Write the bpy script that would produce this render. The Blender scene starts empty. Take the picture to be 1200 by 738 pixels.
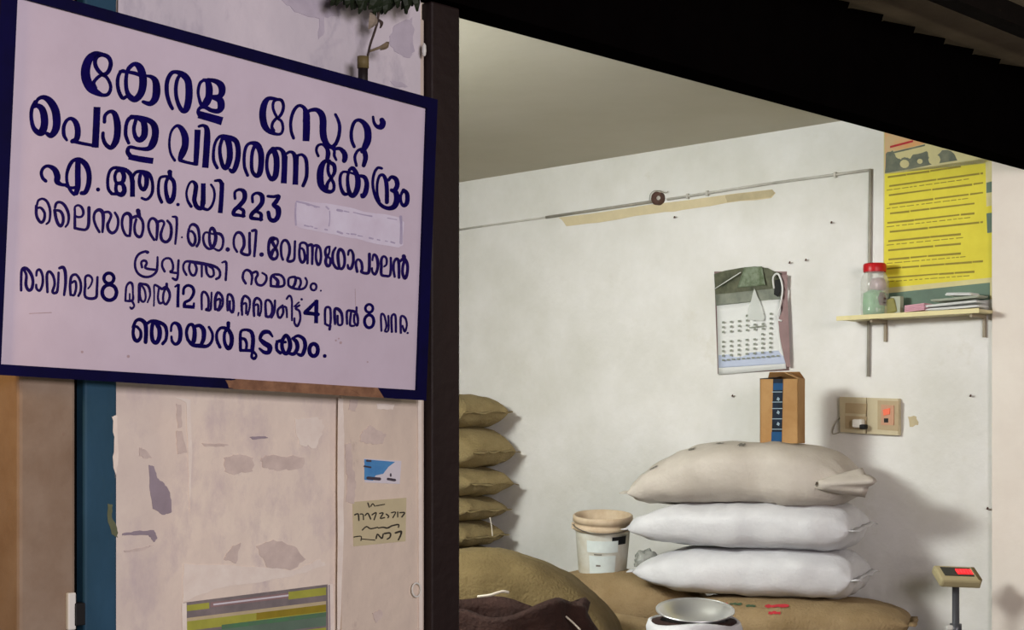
import bpy, bmesh, math, random
from mathutils import Vector, Matrix, noise

# ------------------------------------------------------------------ camera, world, lights
EYE = 1.55
F = 1780.0
HZ = 500.0
sc = bpy.context.scene
COL = sc.collection
cam_d = bpy.data.cameras.new('camera'); cam = bpy.data.objects.new('camera', cam_d); COL.objects.link(cam)
cam.location = (0, 0, EYE); cam.rotation_euler = (math.pi / 2, 0, 0)
cam_d.sensor_width = 36.0; cam_d.lens = F / 1200 * 36.0
cam_d.shift_y = (HZ - 369.0) / 1200.0
cam_d.clip_start = 0.05
sc.camera = cam
sc.view_settings.view_transform = 'Standard'; sc.view_settings.look = 'None'
sc.view_settings.gamma = 1.0; sc.view_settings.exposure = 0.0
sc.view_settings.use_curve_mapping = False
w = bpy.data.worlds.new('night_sky'); sc.world = w; w.use_nodes = True
w.node_tree.nodes['Background'].inputs[0].default_value = (0.30, 0.28, 0.36, 1)
w.node_tree.nodes['Background'].inputs[1].default_value = 0.12


def light(name, kind, loc, energy, color, size=0.1, size_y=None, target=None):
    d = bpy.data.lights.new(name, kind); d.energy = energy; d.color = color
    if kind == 'AREA':
        d.size = size
        if size_y: d.shape = 'RECTANGLE'; d.size_y = size_y
    else:
        d.shadow_soft_size = size
    o = bpy.data.objects.new(name, d); COL.objects.link(o); o.location = loc
    if target is not None:
        o.rotation_euler = (Vector(target) - Vector(loc)).to_track_quat('-Z', 'Y').to_euler()
    return o


light('shop_lamp_light', 'AREA', (-1.60, 4.86, 2.50), 68, (0.97, 1.0, 0.96), 1.0, 0.40, (1.3, 6.6, 1.3))
light('shop_lamp_glow', 'POINT', (-1.57, 4.92, 2.52), 84, (0.98, 1.0, 0.95), 0.22)
light('sign_fill_light', 'AREA', (2.1, -1.6, 2.6), 180, (1.0, 0.90, 0.94), 1.6, 1.2, (-0.7, 3.2, 1.6))  # added soft light behind the camera for the sign and front wall
light('soffit_fill_light', 'POINT', (3.3, 3.6, 2.25), 40.0, (1.0, 0.88, 0.70), 0.05)  # added unseen bulb that brightens the underside of the roof
light('low_street_fill_light', 'AREA', (2.6, -5.5, 0.9), 90, (1.0, 0.90, 0.74), 1.5, 1.0, (2.3, 4.6, 3.0))  # added low light from the street side, aimed up at the roof sheet
light('neighbour_bulb_light', 'POINT', tuple(Vector((-0.1557, 3.85, 0)) + Vector((0.695, 0.719, 0)) * -1.80 + Vector((-0.719, 0.695, 0)) * -0.22 + Vector((0, 0, 1.80))), 9.0, (1.0, 0.66, 0.28), 0.06)

# ------------------------------------------------------------------ frames of the place
U = Vector((0.695, 0.719, 0)).normalized()       # along the shop front, to the right
I = Vector((-0.719, 0.695, 0)).normalized()      # into the shop
P0 = Vector((-0.1557, 3.85, 0))                  # right edge of the post, on the shop front
UW = 3.344                                       # the right-hand wall of the shop
ZC = EYE + 1.39


def ud(u, d, z): return P0 + U * u + I * d + Vector((0, 0, z))
def ray(x, y): return Vector(((x - 600) / F, 1.0, -(y - HZ) / F))
def hit(x, y, p, n):
    r = ray(x, y); o = Vector((0, 0, EYE))
    return o + r * ((p - o).dot(n) / r.dot(n))
def FP(x, y, off=0.0): return hit(x, y, P0 - I * off, I)            # shop front, off = towards the street
def WP(x, y, off=0.0): return hit(x, y, P0 + U * (UW - off), U)     # right wall, off = towards the room
def YP(x, y, Y): return Vector(((x - 600) / F * Y, Y, EYE - (y - HZ) / F * Y))
def uof(x, off=0.0): return (FP(x, 500, off) - P0).dot(U)


# ------------------------------------------------------------------ materials
def lin(c): return tuple(((v / 255) / 12.92 if v / 255 <= 0.04045 else ((v / 255 + 0.055) / 1.055) ** 2.4) for v in c)


def mat(name, rgb, rough=0.7, var=0.0, scale=4.0, bump=0.0, bscale=40.0, metal=0.0, spec=0.3, rgb2=None,
        emit=None, estr=0.0, alpha=1.0, trans=0.0, spots=None, spot_scale=3.0, spot_lo=0.6, spot_hi=0.68, stretch=(1, 1, 1)):
    m = bpy.data.materials.new(name); m.use_nodes = True
    nt = m.node_tree; b = nt.nodes['Principled BSDF']
    c = lin(rgb)
    b.inputs['Roughness'].default_value = rough; b.inputs['Metallic'].default_value = metal
    b.inputs['Specular IOR Level'].default_value = spec
    b.inputs['Base Color'].default_value = (*c, 1)
    tc = nt.nodes.new('ShaderNodeTexCoord')
    mp = nt.nodes.new('ShaderNodeMapping'); mp.inputs['Scale'].default_value = stretch
    nt.links.new(tc.outputs['Object'], mp.inputs[0])
    out = None
    if var > 0 or rgb2:
        n = nt.nodes.new('ShaderNodeTexNoise'); n.inputs['Scale'].default_value = scale
        n.inputs['Detail'].default_value = 7; n.inputs['Roughness'].default_value = 0.62
        nt.links.new(mp.outputs[0], n.inputs['Vector'])
        r = nt.nodes.new('ShaderNodeValToRGB'); e = r.color_ramp.elements
        e[0].position = 0.32; e[1].position = 0.70
        c2 = lin(rgb2) if rgb2 else tuple(v * (1 - var) for v in c)
        e[0].color = (*c2, 1); e[1].color = (*c, 1)
        nt.links.new(n.outputs['Fac'], r.inputs[0]); out = r.outputs[0]
    if spots:
        n = nt.nodes.new('ShaderNodeTexNoise'); n.inputs['Scale'].default_value = spot_scale
        n.inputs['Detail'].default_value = 9; n.inputs['Roughness'].default_value = 0.7
        nt.links.new(mp.outputs[0], n.inputs['Vector'])
        r = nt.nodes.new('ShaderNodeValToRGB'); e = r.color_ramp.elements
        e[0].position = spot_lo; e[1].position = spot_hi
        e[0].color = (0, 0, 0, 1); e[1].color = (1, 1, 1, 1)
        nt.links.new(n.outputs['Fac'], r.inputs[0])
        mx = nt.nodes.new('ShaderNodeMix'); mx.data_type = 'RGBA'
        nt.links.new(r.outputs[0], mx.inputs[0])
        if out: nt.links.new(out, mx.inputs[6])
        else: mx.inputs[6].default_value = (*c, 1)
        mx.inputs[7].default_value = (*lin(spots), 1)
        out = mx.outputs[2]
    if out: nt.links.new(out, b.inputs['Base Color'])
    if bump > 0:
        n = nt.nodes.new('ShaderNodeTexNoise'); n.inputs['Scale'].default_value = bscale
        n.inputs['Detail'].default_value = 5
        nt.links.new(tc.outputs['Object'], n.inputs['Vector'])
        bp = nt.nodes.new('ShaderNodeBump'); bp.inputs['Strength'].default_value = bump
        bp.inputs['Distance'].default_value = 0.01
        nt.links.new(n.outputs['Fac'], bp.inputs['Height']); nt.links.new(bp.outputs[0], b.inputs['Normal'])
    if emit:
        b.inputs['Emission Color'].default_value = (*lin(emit), 1); b.inputs['Emission Strength'].default_value = estr
    if trans > 0:
        b.inputs['Transmission Weight'].default_value = trans; b.inputs['IOR'].default_value = 1.2
    b.inputs['Alpha'].default_value = alpha
    return m


M = dict(
    wallR=mat('white_plaster', (232, 231, 229), 0.85, 0.0, 2.2, 0.35, 22, rgb2=(214, 213, 206), spots=(206, 202, 188), spot_scale=1.7, spot_lo=0.60, spot_hi=0.78),
    ceil=mat('ceiling_plaster', (200, 194, 178), 0.9, 0.0, 0.9, 0.1, 20, rgb2=(188, 182, 163)),
    cream=mat('cream_plaster', (236, 224, 208), 0.85, 0.0, 4.5, 0.5, 16, rgb2=(214, 200, 190), spots=(196, 182, 182), spot_scale=7.0, spot_lo=0.50, spot_hi=0.72, stretch=(1, 1, 0.6)),
    pier=mat('worn_plaster', (222, 207, 190), 0.85, 0.0, 5.0, 0.5, 18, rgb2=(198, 184, 172), spots=(176, 160, 152), spot_scale=9.0, spot_lo=0.6, spot_hi=0.72, stretch=(1, 1, 0.5)),
    patch=mat('bare_grey_plaster', (158, 146, 156), 0.9, 0.2, 20),
    softpatch=mat('lilac_worn_plaster', (190, 182, 196), 0.9, 0.0, 20, rgb2=(176, 168, 182)),
    patchlight=mat('pale_limewash_and_lit_edge', (234, 226, 216), 0.9, 0.0, 24, rgb2=(222, 210, 200)),
    stain=mat('brown_grime', (212, 197, 188), 0.9, 0.0, 24, rgb2=(192, 177, 170)),
    column=mat('grey_brown_plaster', (150, 134, 118), 0.8, 0.0, 5.0, 0.3, 14, rgb2=(126, 106, 88), spots=(118, 84, 70), spot_scale=6.0, spot_lo=0.62, spot_hi=0.75),
    ochre=mat('ochre_plaster', (214, 178, 128), 0.8, 0.0, 3.0, 0.3, 14, rgb2=(190, 150, 100)),
    blue=mat('blue_paint', (40, 78, 104), 0.7, 0.0, 6.0, 0.2, 20, rgb2=(28, 62, 80), spots=(44, 74, 66), spot_scale=5.0, stretch=(1, 1, 0.4)),
    dark=mat('dark_wood', (30, 22, 24), 0.6, 0.35, 9.0, 0.3, 30, stretch=(1, 1, 0.2)),
    post=mat('dark_brown_painted_wood', (34, 20, 19), 0.6, 0.4, 8.0, 0.3, 30, stretch=(1, 1, 0.2)),
    black=mat('black_timber_and_gap_shade', (8, 6, 6), 1.0, 0.3, 9.0, 0.1, 30, spec=0.0),
    soffit=mat('dull_roof_sheet', (170, 156, 134), 0.85, 0.35, 3.0, 0.2, 20),
    ground=mat('street_concrete', (96, 92, 88), 0.9, 0.3, 3.0, 0.3, 12),
    floor=mat('cement_floor', (92, 86, 76), 0.7, 0.3, 3.0, 0.2, 12),
    signw=mat('white_sign_paint', (202, 190, 206), 0.7, 0.0, 5.0, 0.06, 30, rgb2=(192, 179, 194), spots=(180, 164, 172), spot_scale=9.0, spot_lo=0.70, spot_hi=0.80),
    signb=mat('navy_sign_paint', (12, 9, 60), 0.8, 0.0, 8.0, rgb2=(9, 7, 40), spec=0.08),
    rust=mat('bare_rusty_edge', (150, 112, 84), 0.7, 0.0, 30.0, rgb2=(106, 74, 56)),
    ink=mat('navy_lettering_paint', (18, 9, 88), 0.85, 0.0, 30.0, rgb2=(10, 4, 60), spec=0.05),
    ink2=mat('thin_navy_lettering_paint', (38, 24, 92), 0.85, 0.0, 40.0, rgb2=(24, 14, 72), spec=0.05),
    wash=mat('pale_name_blur', (216, 212, 230), 0.8, 0.0, 9.0, rgb2=(200, 190, 208)),
    ghost=mat('blurred_lettering', (158, 150, 178), 0.8, 0.0, 30.0, rgb2=(180, 170, 194)),
    burlap=mat('jute_burlap', (150, 134, 96), 0.95, 0.0, 7.0, 0.7, 90, rgb2=(126, 110, 74)),
    burlap2=mat('brown_jute', (158, 136, 102), 0.95, 0.0, 6.0, 0.7, 90, rgb2=(136, 114, 80)),
    burlap3=mat('olive_jute', (118, 102, 68), 0.95, 0.0, 6.0, 0.7, 90, rgb2=(90, 76, 46)),
    maroon=mat('dark_brown_jute', (58, 38, 32), 0.95, 0.0, 9.0, 0.8, 60, rgb2=(40, 24, 20)),
    poly=mat('white_woven_plastic', (212, 212, 214), 0.5, 0.0, 6.0, 0.25, 70, rgb2=(196, 196, 199)),
    poly2=mat('soiled_woven_plastic', (198, 190, 180), 0.6, 0.0, 5.0, 0.3, 70, rgb2=(180, 171, 160)),
    thread=mat('pale_thread', (214, 206, 190), 0.8, 0.1, 30),
    redprint=mat('red_sack_print', (196, 52, 62), 0.8, 0.25, 30),
    greyprint=mat('grey_sack_print', (128, 124, 116), 0.8, 0.2, 30),
    greenprint=mat('green_sack_print', (70, 92, 66), 0.8, 0.25, 30),
    pail=mat('dusty_white_plastic', (222, 224, 216), 0.45, 0.0, 9.0, 0.05, 30, rgb2=(196, 190, 172)),
    pailrim=mat('dusty_rim_plastic', (204, 186, 160), 0.6, 0.0, 14.0, rgb2=(182, 160, 132)),
    wlabel=mat('blue_white_paper', (214, 224, 222), 0.6, 0.1, 30),
    blk=mat('black_print', (20, 20, 22), 0.6, 0.1, 20),
    wire=mat('dull_wire', (120, 116, 108), 0.4, 0.1, 20, metal=0.6),
    steel=mat('polished_steel', (226, 228, 230), 0.32, 0.03, 20, metal=0.85),
    card=mat('brown_cardboard', (178, 140, 92), 0.85, 0.0, 8.0, 0.1, 30, rgb2=(160, 120, 74)),
    card2=mat('inner_cardboard', (150, 110, 66), 0.85, 0.15, 8.0),
    tape=mat('navy_packing_tape', (24, 40, 62), 0.3, 0.0, 18.0, rgb2=(14, 22, 26)),
    tapeb=mat('blue_packing_tape', (30, 78, 122), 0.3, 0.2, 18.0),
    tapew=mat('tape_print', (150, 170, 180), 0.5, 0.1, 18.0),
    yellow=mat('yellow_paper', (224, 212, 62), 0.6, 0.0, 9.0, rgb2=(214, 200, 52)),
    yprint=mat('olive_print', (150, 134, 40), 0.6, 0.2, 30),
    pgreen=mat('green_poster_paper', (104, 130, 112), 0.6, 0.0, 6.0, rgb2=(88, 106, 94)),
    porange=mat('orange_poster_print', (226, 158, 92), 0.6, 0.0, 10.0, rgb2=(206, 176, 132)),
    pcream=mat('pale_poster_print', (214, 204, 150), 0.6, 0.15, 10.0),
    pgrey=mat('grey_poster_print', (128, 130, 108), 0.6, 0.0, 14.0, rgb2=(84, 92, 82)),
    paper=mat('white_paper', (226, 228, 226), 0.7, 0.06, 12.0),
    bluepaper=mat('pale_blue_paper', (190, 200, 222), 0.7, 0.08, 12.0),
    calpic=mat('dark_green_picture', (104, 106, 84), 0.5, 0.0, 16.0, rgb2=(62, 66, 50)),
    calpic2=mat('grey_green_picture', (142, 146, 132), 0.5, 0.0, 16.0, rgb2=(108, 114, 104)),
    mauve=mat('mauve_paper_back', (150, 124, 124), 0.7, 0.2, 18.0),
    calink=mat('grey_green_calendar_print', (140, 146, 134), 0.7, 0.1, 30.0),
    film=mat('clear_plastic_film', (232, 236, 232), 0.2, 0.05, 18.0, alpha=0.55, spec=0.6),
    pink=mat('pink_paper', (222, 168, 184), 0.7, 0.1, 20.0),
    shelf=mat('pale_yellow_laminate', (214, 204, 158), 0.5, 0.12, 14.0),
    bracket=mat('dull_bracket', (150, 138, 118), 0.5, 0.1, 14.0),
    jar=mat('clear_jar_plastic', (236, 238, 232), 0.08, 0.02, 10, alpha=0.30, spec=0.7),
    jargreen=mat('green_jar_contents', (110, 176, 120), 0.5, 0.25, 40),
    jarbrown=mat('brown_jar_contents', (84, 58, 56), 0.6, 0.3, 40),
    jarpink=mat('pale_mauve_jar_contents', (190, 164, 168), 0.5, 0.2, 30),
    redlid=mat('red_plastic', (196, 28, 36), 0.35, 0.1, 14),
    olive=mat('olive_packet', (150, 146, 84), 0.5, 0.2, 24),
    greycard=mat('grey_carton', (176, 182, 164), 0.6, 0.1, 24),
    conduit=mat('grey_conduit', (204, 201, 193), 0.6, 0.2, 20),
    conduitd=mat('dark_grey_conduit', (166, 162, 150), 0.6, 0.2, 20),
    beige=mat('beige_filler', (216, 202, 166), 0.85, 0.12, 14),
    beiged=mat('brown_filler', (196, 182, 148), 0.85, 0.2, 14),
    knob=mat('dark_brown_box', (96, 70, 62), 0.5, 0.3, 40),
    switch=mat('beige_bakelite', (200, 188, 156), 0.5, 0.1, 18),
    switch2=mat('tan_bakelite', (180, 160, 126), 0.5, 0.1, 18),
    plug=mat('white_plug', (232, 230, 222), 0.4, 0.05, 18),
    redlamp=mat('lit_red_neon', (200, 100, 70), 0.4, emit=(230, 90, 60), estr=0.35),
    scaleb=mat('beige_scale_casing', (186, 174, 134), 0.5, 0.1, 18),
    scaled=mat('dark_scale_window', (44, 44, 34), 0.3, 0.1, 18),
    led=mat('red_led', (255, 30, 30), 0.4, emit=(255, 30, 36), estr=2.6),
    pole=mat('grey_steel_pole', (96, 98, 104), 0.35, 0.1, 18, metal=0.5),
    leaf=mat('dark_green_leaf', (30, 42, 24), 0.6, 0.3, 20),
    dryleaf=mat('dry_brown_leaf', (134, 118, 96), 0.8, 0.3, 20),
    twig=mat('dark_twig', (72, 60, 56), 0.8, 0.3, 20),
    mustard=mat('mustard_band', (110, 96, 62), 0.6, 0.2, 20),
    stickerb=mat('blue_sticker_print', (86, 150, 200), 0.5, 0.0, 20.0, rgb2=(64, 124, 184)),
    stickerw=mat('white_sticker', (212, 208, 216), 0.5, 0.05, 20),
    note=mat('pale_yellow_note', (198, 188, 152), 0.8, 0.0, 14.0, rgb2=(186, 176, 144)),
    noteink=mat('black_marker_ink', (58, 54, 46), 0.8, 0.2, 40),
    lime=mat('lime_print', (170, 172, 74), 0.6, 0.2, 20),
    greenp=mat('green_print', (76, 134, 88), 0.6, 0.0, 20.0, rgb2=(88, 110, 92)),
    greyb=mat('grey_band_print', (136, 126, 126), 0.6, 0.0, 20.0, rgb2=(112, 106, 108)),
    tube=mat('lit_tube', (255, 255, 240), 0.4, emit=(245, 255, 235), estr=6.0),
    metalw=mat('white_enamel', (220, 220, 214), 0.4, 0.05, 18),
)


# ------------------------------------------------------------------ builders
def link(name, me, m=None, parent=None, smooth=False):
    o = bpy.data.objects.new(name, me); COL.objects.link(o)
    if m is not None: me.materials.append(m)
    if smooth:
        for p in me.polygons: p.use_smooth = True
    return o


def wloc(o):
    v = Vector((0, 0, 0))
    while o is not None: v += o.location; o = o.parent
    return v


def raw(name, vs, fs, m, parent=None, smooth=False):
    """mesh whose vertices are given in the world; its origin is the parent's, or its own base when top level"""
    vs = [Vector(v) for v in vs]
    if parent is None:
        c = sum(vs, Vector()) / len(vs); org = Vector((c.x, c.y, min(v.z for v in vs)))
    else:
        org = wloc(parent)
    me = bpy.data.meshes.new(name); me.from_pydata([v - org for v in vs], [], fs); me.update()
    bm = bmesh.new(); bm.from_mesh(me); bmesh.ops.recalc_face_normals(bm, faces=bm.faces); bm.to_mesh(me); bm.free()
    o = link(name, me, m, parent, smooth)
    if parent is None: o.location = org
    else: o.parent = parent
    return o


def empty(name, loc, label, cat, group=None):
    o = bpy.data.objects.new(name, None); COL.objects.link(o); o.location = loc; o.empty_display_size = 0.05
    return tag(o, label, cat, group)


def tag(o, label, cat, group=None):
    o['label'] = label; o['category'] = cat
    if group: o['group'] = group
    return o


def struct(o): o['kind'] = 'structure'; return o


def hexa(a, b):
    """8 corners: ring a (4) and ring b (4)"""
    return list(a) + list(b), [(0, 1, 2, 3), (7, 6, 5, 4), (0, 4, 5, 1), (1, 5, 6, 2), (2, 6, 7, 3), (3, 7, 4, 0)]


def box(name, c, ax, ay, az, sx, sy, sz, m, parent=None, bev=0.0):
    ax, ay, az = Vector(ax).normalized() * sx / 2, Vector(ay).normalized() * sy / 2, Vector(az).normalized() * sz / 2
    c = Vector(c)
    q = [(-1, -1), (1, -1), (1, 1), (-1, 1)]
    vs, fs = hexa([c + ax * i + ay * j - az for i, j in q], [c + ax * i + ay * j + az for i, j in q])
    o = raw(name, vs, fs, m, parent)
    if bev > 0:
        bm = bmesh.new(); bm.from_mesh(o.data)
        bmesh.ops.bevel(bm, geom=list(bm.edges), offset=bev, segments=2, profile=0.5, affect='EDGES')
        bm.to_mesh(o.data); bm.free()
    return o


def ubox(name, u0, u1, d0, d1, z0, z1, m, parent=None, bev=0.0):
    return box(name, ud((u0 + u1) / 2, (d0 + d1) / 2, (z0 + z1) / 2), U, I, (0, 0, 1), u1 - u0, d1 - d0, z1 - z0, m, parent, bev)


def slab(name, pts, n, th, m, parent=None, smooth=False):
    """flat polygon given by world points, thickened by th towards n (visible side)"""
    n = Vector(n).normalized(); k = len(pts)
    a = [Vector(p) for p in pts]; b = [p + n * th for p in a]
    fs = [tuple(range(k))[::-1], tuple(range(k, 2 * k))]
    fs += [(i, (i + 1) % k, k + (i + 1) % k, k + i) for i in range(k)]
    return raw(name, a + b, fs, m, parent, smooth)


def fslab(name, px, m, off=0.0, th=0.002, parent=None): return slab(name, [FP(x, y, off) for x, y in px], -I, th, m, parent)
def wslab(name, px, m, off=0.0, th=0.002, parent=None): return slab(name, [WP(x, y, off) for x, y in px], -U, th, m, parent)


def rag(pts, amp, seed, n=3):
    """pixel outline made ragged"""
    rnd = random.Random(seed); out = []
    for i, p in enumerate(pts):
        q = pts[(i + 1) % len(pts)]
        for k in range(n):
            t = k / n; j = 0 if k == 0 else amp
            out.append((p[0] + (q[0] - p[0]) * t + rnd.uniform(-j, j), p[1] + (q[1] - p[1]) * t + rnd.uniform(-j, j)))
    return out


def crs(p, k=5):
    if len(p) < 3: return list(p)
    out = []
    for i in range(len(p) - 1):
        a, b, c, d = p[max(i - 1, 0)], p[i], p[i + 1], p[min(i + 2, len(p) - 1)]
        for j in range(k):
            t = j / k
            out.append(tuple(0.5 * (2 * b[q] + (c[q] - a[q]) * t + (2 * a[q] - 5 * b[q] + 4 * c[q] - d[q]) * t * t
                                    + (3 * b[q] - a[q] - 3 * c[q] + d[q]) * t ** 3) for q in range(len(b))))
    out.append(tuple(p[-1])); return out


def tube(name, pts, r, m, parent=None, seg=8, smooth_path=True):
    pts = [tuple(p) for p in pts]
    if smooth_path: pts = crs(pts, 4)
    pts = [Vector(p) for p in pts]; vs = []; fs = []
    n = len(pts); prev = None
    for i, p in enumerate(pts):
        t = (pts[min(i + 1, n - 1)] - pts[max(i - 1, 0)]).normalized()
        if prev is None:
            prev = t.cross(Vector((0, 0, 1)))
            if prev.length < 0.05: prev = t.cross(Vector((1, 0, 0)))
        prev = (prev - t * prev.dot(t)).normalized(); q = t.cross(prev)
        rr = r(i / (n - 1)) if callable(r) else r
        for k in range(seg):
            a = 2 * math.pi * k / seg
            vs.append(p + prev * math.cos(a) * rr + q * math.sin(a) * rr)
    for i in range(n - 1):
        for k in range(seg):
            fs.append((i * seg + k, i * seg + (k + 1) % seg, (i + 1) * seg + (k + 1) % seg, (i + 1) * seg + k))
    fs.append(tuple(range(seg))[::-1]); fs.append(tuple(range((n - 1) * seg, n * seg)))
    return raw(name, vs, fs, m, parent, True)


def lathe(name, c, prof, m, parent=None, seg=40, tilt=None, arc=None):
    """prof: (radius, height) list; c world base centre; tilt matrix; arc=(a0,a1) for a partial sheet"""
    vs = []; fs = []; T = tilt or Matrix.Identity(3); full = arc is None
    a0, a1 = arc if arc else (0, 2 * math.pi); ns = seg if full else seg + 1
    for r, h in prof:
        for k in range(ns):
            a = a0 + (a1 - a0) * k / seg
            vs.append(Vector(c) + T @ Vector((r * math.cos(a), r * math.sin(a), h)))
    for i in range(len(prof) - 1):
        for k in range(seg):
            k2 = (k + 1) % ns
            fs.append((i * ns + k, i * ns + k2, (i + 1) * ns + k2, (i + 1) * ns + k))
    o = raw(name, vs, fs, m, parent, True)
    return o


# ------------------------------------------------------------------ the shell
struct(ubox('ground', -4, 6, -6.5, 0.0, -0.12, 0.0, M['ground']))
struct(ubox('floor', -2.2, 3.55, 0.0, 4.6, -0.12, 0.0, M['floor']))
M['dull'] = mat('low_bounce_plaster', (142, 132, 116), 0.9, 0.0, 2.0, 0.2, 20, rgb2=(120, 110, 94))  # unseen back and left walls darkened to cut bounced light
struct(ubox('ceiling', -2.2, 3.6, 0.02, 4.6, ZC, ZC + 0.12, M['ceil']))
wr = struct(ubox('wall_right', UW, UW + 0.18, -0.02, 4.6, 0.0, ZC, M['wallR']))
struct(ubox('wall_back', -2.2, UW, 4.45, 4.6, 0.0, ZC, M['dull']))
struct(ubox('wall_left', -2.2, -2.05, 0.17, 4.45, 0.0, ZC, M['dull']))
struct(ubox('wall_next', UW + 0.181, 6.0, 0.0, 0.2, 0.0, 3.2, M['cream']))
# thickened end of the right wall, where the shop front starts
dP = (WP(1161, 500) - P0).dot(I)
struct(ubox('trim_1', UW - 0.035, UW + 0.0, -0.02, dP - 0.02, 0.0, ZC - 0.001, mat('pinkish_plaster', (238, 231, 222), 0.85, 0.0, 2.0, 0.2, 20, rgb2=(226, 216, 206)), None, 0.006))

u138, u395, u493, u97, u88, u22 = uof(138, 0.03), uof(397), uof(493.5), uof(99, 0.03), uof(89, 0.03), uof(22, 0.03)
wf = struct(ubox('wall_front', u138, -0.09, 0.0, 0.16, 0.0, ZC - 0.001, M['cream']))
struct(ubox('trim_2', u395, u493, -0.012, 0.0, 0.0, 2.56, M['pier'], None, 0.004))
# post and lintel of the shop opening
struct(ubox('trim_3', u493 + 0.002, 0.0, -0.035, 0.10, 0.0, 2.604, M['post'], None, 0.006))
struct(ubox('trim_4', -0.42, UW + 0.5, -0.06, 0.04, 2.605, 2.945, M['black'], None, 0.004))
struct(slab('trim_5', [FP(488.5, 452, 0.012), FP(492.5, 452, 0.012), FP(494, 738, 0.012), FP(490, 738, 0.012)], -I, 0.004, M['patchlight']))  # pale strip paints the lit edge of the pier
# door on the left: blue jamb, gap whose shade is painted as a black strip, plastered column, ochre wall of the neighbour
dj = struct(ubox('door_1', u97, u138 - 0.001, -0.03, 0.12, 0.0, 3.2, M['blue'], None, 0.006))
struct(ubox('trim_6', u88, u97, 0.0, 0.1, 0.0, 3.2, M['black']))
struct(ubox('wall_front_column', u22, u88, -0.03, 0.2, 0.0, 3.2, M['column'], None, 0.008))
struct(ubox('wall_neighbour', -2.6, u22 - 0.001, 0.10, 0.2, 0.0, 3.2, M['ochre']))
fslab('paint_chip', rag([(131, 488), (137, 486), (138, 545), (135, 560), (132, 535), (134, 512)], 1.0, 51, 4), M['patchlight'], 0.0302, 0.0006, dj)
fslab('paint_chip', rag([(126, 590), (132, 592), (131, 606), (137, 618), (138, 630), (131, 626), (126, 608)], 1.0, 52, 4), mat('olive_old_paint', (104, 110, 84), 0.8, 0.2, 20), 0.0302, 0.0006, dj)
# latch and pale chip at the bottom of the column
box('latch_plate', FP(83, 716, 0.035), U, I, (0, 0, 1), 0.018, 0.012, 0.075, M['metalw'], None, 0.003)
o = bpy.data.objects['latch_plate']; tag(o, 'small pale metal latch plate low on the grey-brown column beside the dark gap', 'latch')
box('latch_keeper', FP(90, 719, 0.03), U, I, (0, 0, 1), 0.022, 0.03, 0.045, M['blk'], o, 0.002)

# roof over the street: sheet, purlin and the ends of the tiles lying along the lintel
rf = struct(ubox('roof', -0.7, UW + 1.6, -2.1, 0.1, 2.975, 3.0, M['soffit']))
pp = hit(1195, 44, Vector((0, 0, 2.905)), Vector((0, 0, 1)))
dd = (pp - P0).dot(I)
ubox('purlin', -0.7, UW + 1.6, dd - 0.07, dd, 2.905, 2.975, mat('dark_purlin_timber', (18, 14, 12), 0.9, 0.3, 9.0, 0.2, 30, spec=0.1), rf)
x = -0.4; k = 0; rnd = random.Random(4)
while x < UW + 1.2:
    h = rnd.uniform(0.006, 0.012)
    a = [ud(x, -0.055, 2.93), ud(x + 0.215, -0.055, 2.93), ud(x + 0.215, 0.03, 2.93), ud(x, 0.03, 2.93)]
    b = [ud(x, -0.070, 2.946 + h * .5), ud(x + 0.215, -0.070, 2.962 + h), ud(x + 0.215, 0.03, 2.962 + h), ud(x, 0.03, 2.946 + h * .5)]
    vs, fs = hexa(a, b); raw('roof_tile', vs, fs, M['black'], rf)
    x += 0.218; k += 1

# ------------------------------------------------------------------ marks on the cream wall (parts of it)
def fpatch(px, m, amp=1.2, seed=1, off=0.0, th=0.0012, name='peeled_patch'):
    fslab(name, rag(px, amp, seed, 5), M[m], off, th, wf)


fpatch([(174, 545), (180, 546), (184, 560), (192, 566), (199, 577), (201, 600), (190, 603), (179, 596), (175, 570)], 'patch', 0.8, 2)
fpatch([(163, 524), (170, 527), (178, 536), (170, 537), (163, 534)], 'stain', 0.8, 3)
fpatch([(143, 625), (160, 622), (180, 621), (184, 630), (180, 635), (174, 627), (160, 627), (143, 627)], 'patch', 0.6, 4)
fpatch([(145, 645), (170, 641), (180, 638), (170, 644), (146, 647)], 'stain', 0.5, 5)
fpatch([(206, 473), (212, 474), (213, 500), (208, 502)], 'stain', 0.8, 6)
fpatch([(206, 505), (213, 505), (219, 530), (208, 532)], 'stain', 0.8, 7)
fpatch([(205, 465), (223, 468), (225, 530), (222, 600), (220, 530), (218, 472)], 'patchlight', 0.4, 8)
fpatch([(215, 660), (300, 664), (345, 668), (375, 655), (382, 662), (340, 676), (250, 690), (214, 705)], 'patchlight', 1.0, 9)
fpatch([(300, 640), (320, 632), (345, 640), (358, 655), (340, 668), (312, 664)], 'stain', 1.2, 11)
fpatch([(262, 655), (272, 640), (282, 636), (276, 660)], 'stain', 1.0, 12)
fpatch([(236, 519), (262, 520), (268, 521), (262, 523), (240, 523)], 'stain', 0.6, 20)
fpatch([(262, 536), (276, 533), (297, 536), (296, 552), (275, 556), (263, 552)], 'stain', 1.6, 21)
fpatch([(306, 536), (322, 533), (356, 536), (354, 548), (330, 551), (308, 548)], 'stain', 1.6, 22)
fpatch([(292, 512), (310, 511), (314, 513), (296, 515)], 'patch', 0.5, 23)
fpatch([(345, 490), (372, 488), (380, 500), (370, 525), (350, 520)], 'patchlight', 2.0, 24)
slab('upper_coat', [FP(138.3, -60, .0125), FP(492.5, -60, .0125), FP(492.5, 150, .0125), FP(138.3, 60, .0125)], -I, .0008, mat('greyish_limewash', (214, 206, 214), 0.85, 0.0, 4.0, 0.4, 16, rgb2=(190, 184, 194), spots=(160, 154, 170), spot_scale=6.0, spot_lo=0.52, spot_hi=0.72, stretch=(1, 1, 0.5)), wf)
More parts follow.
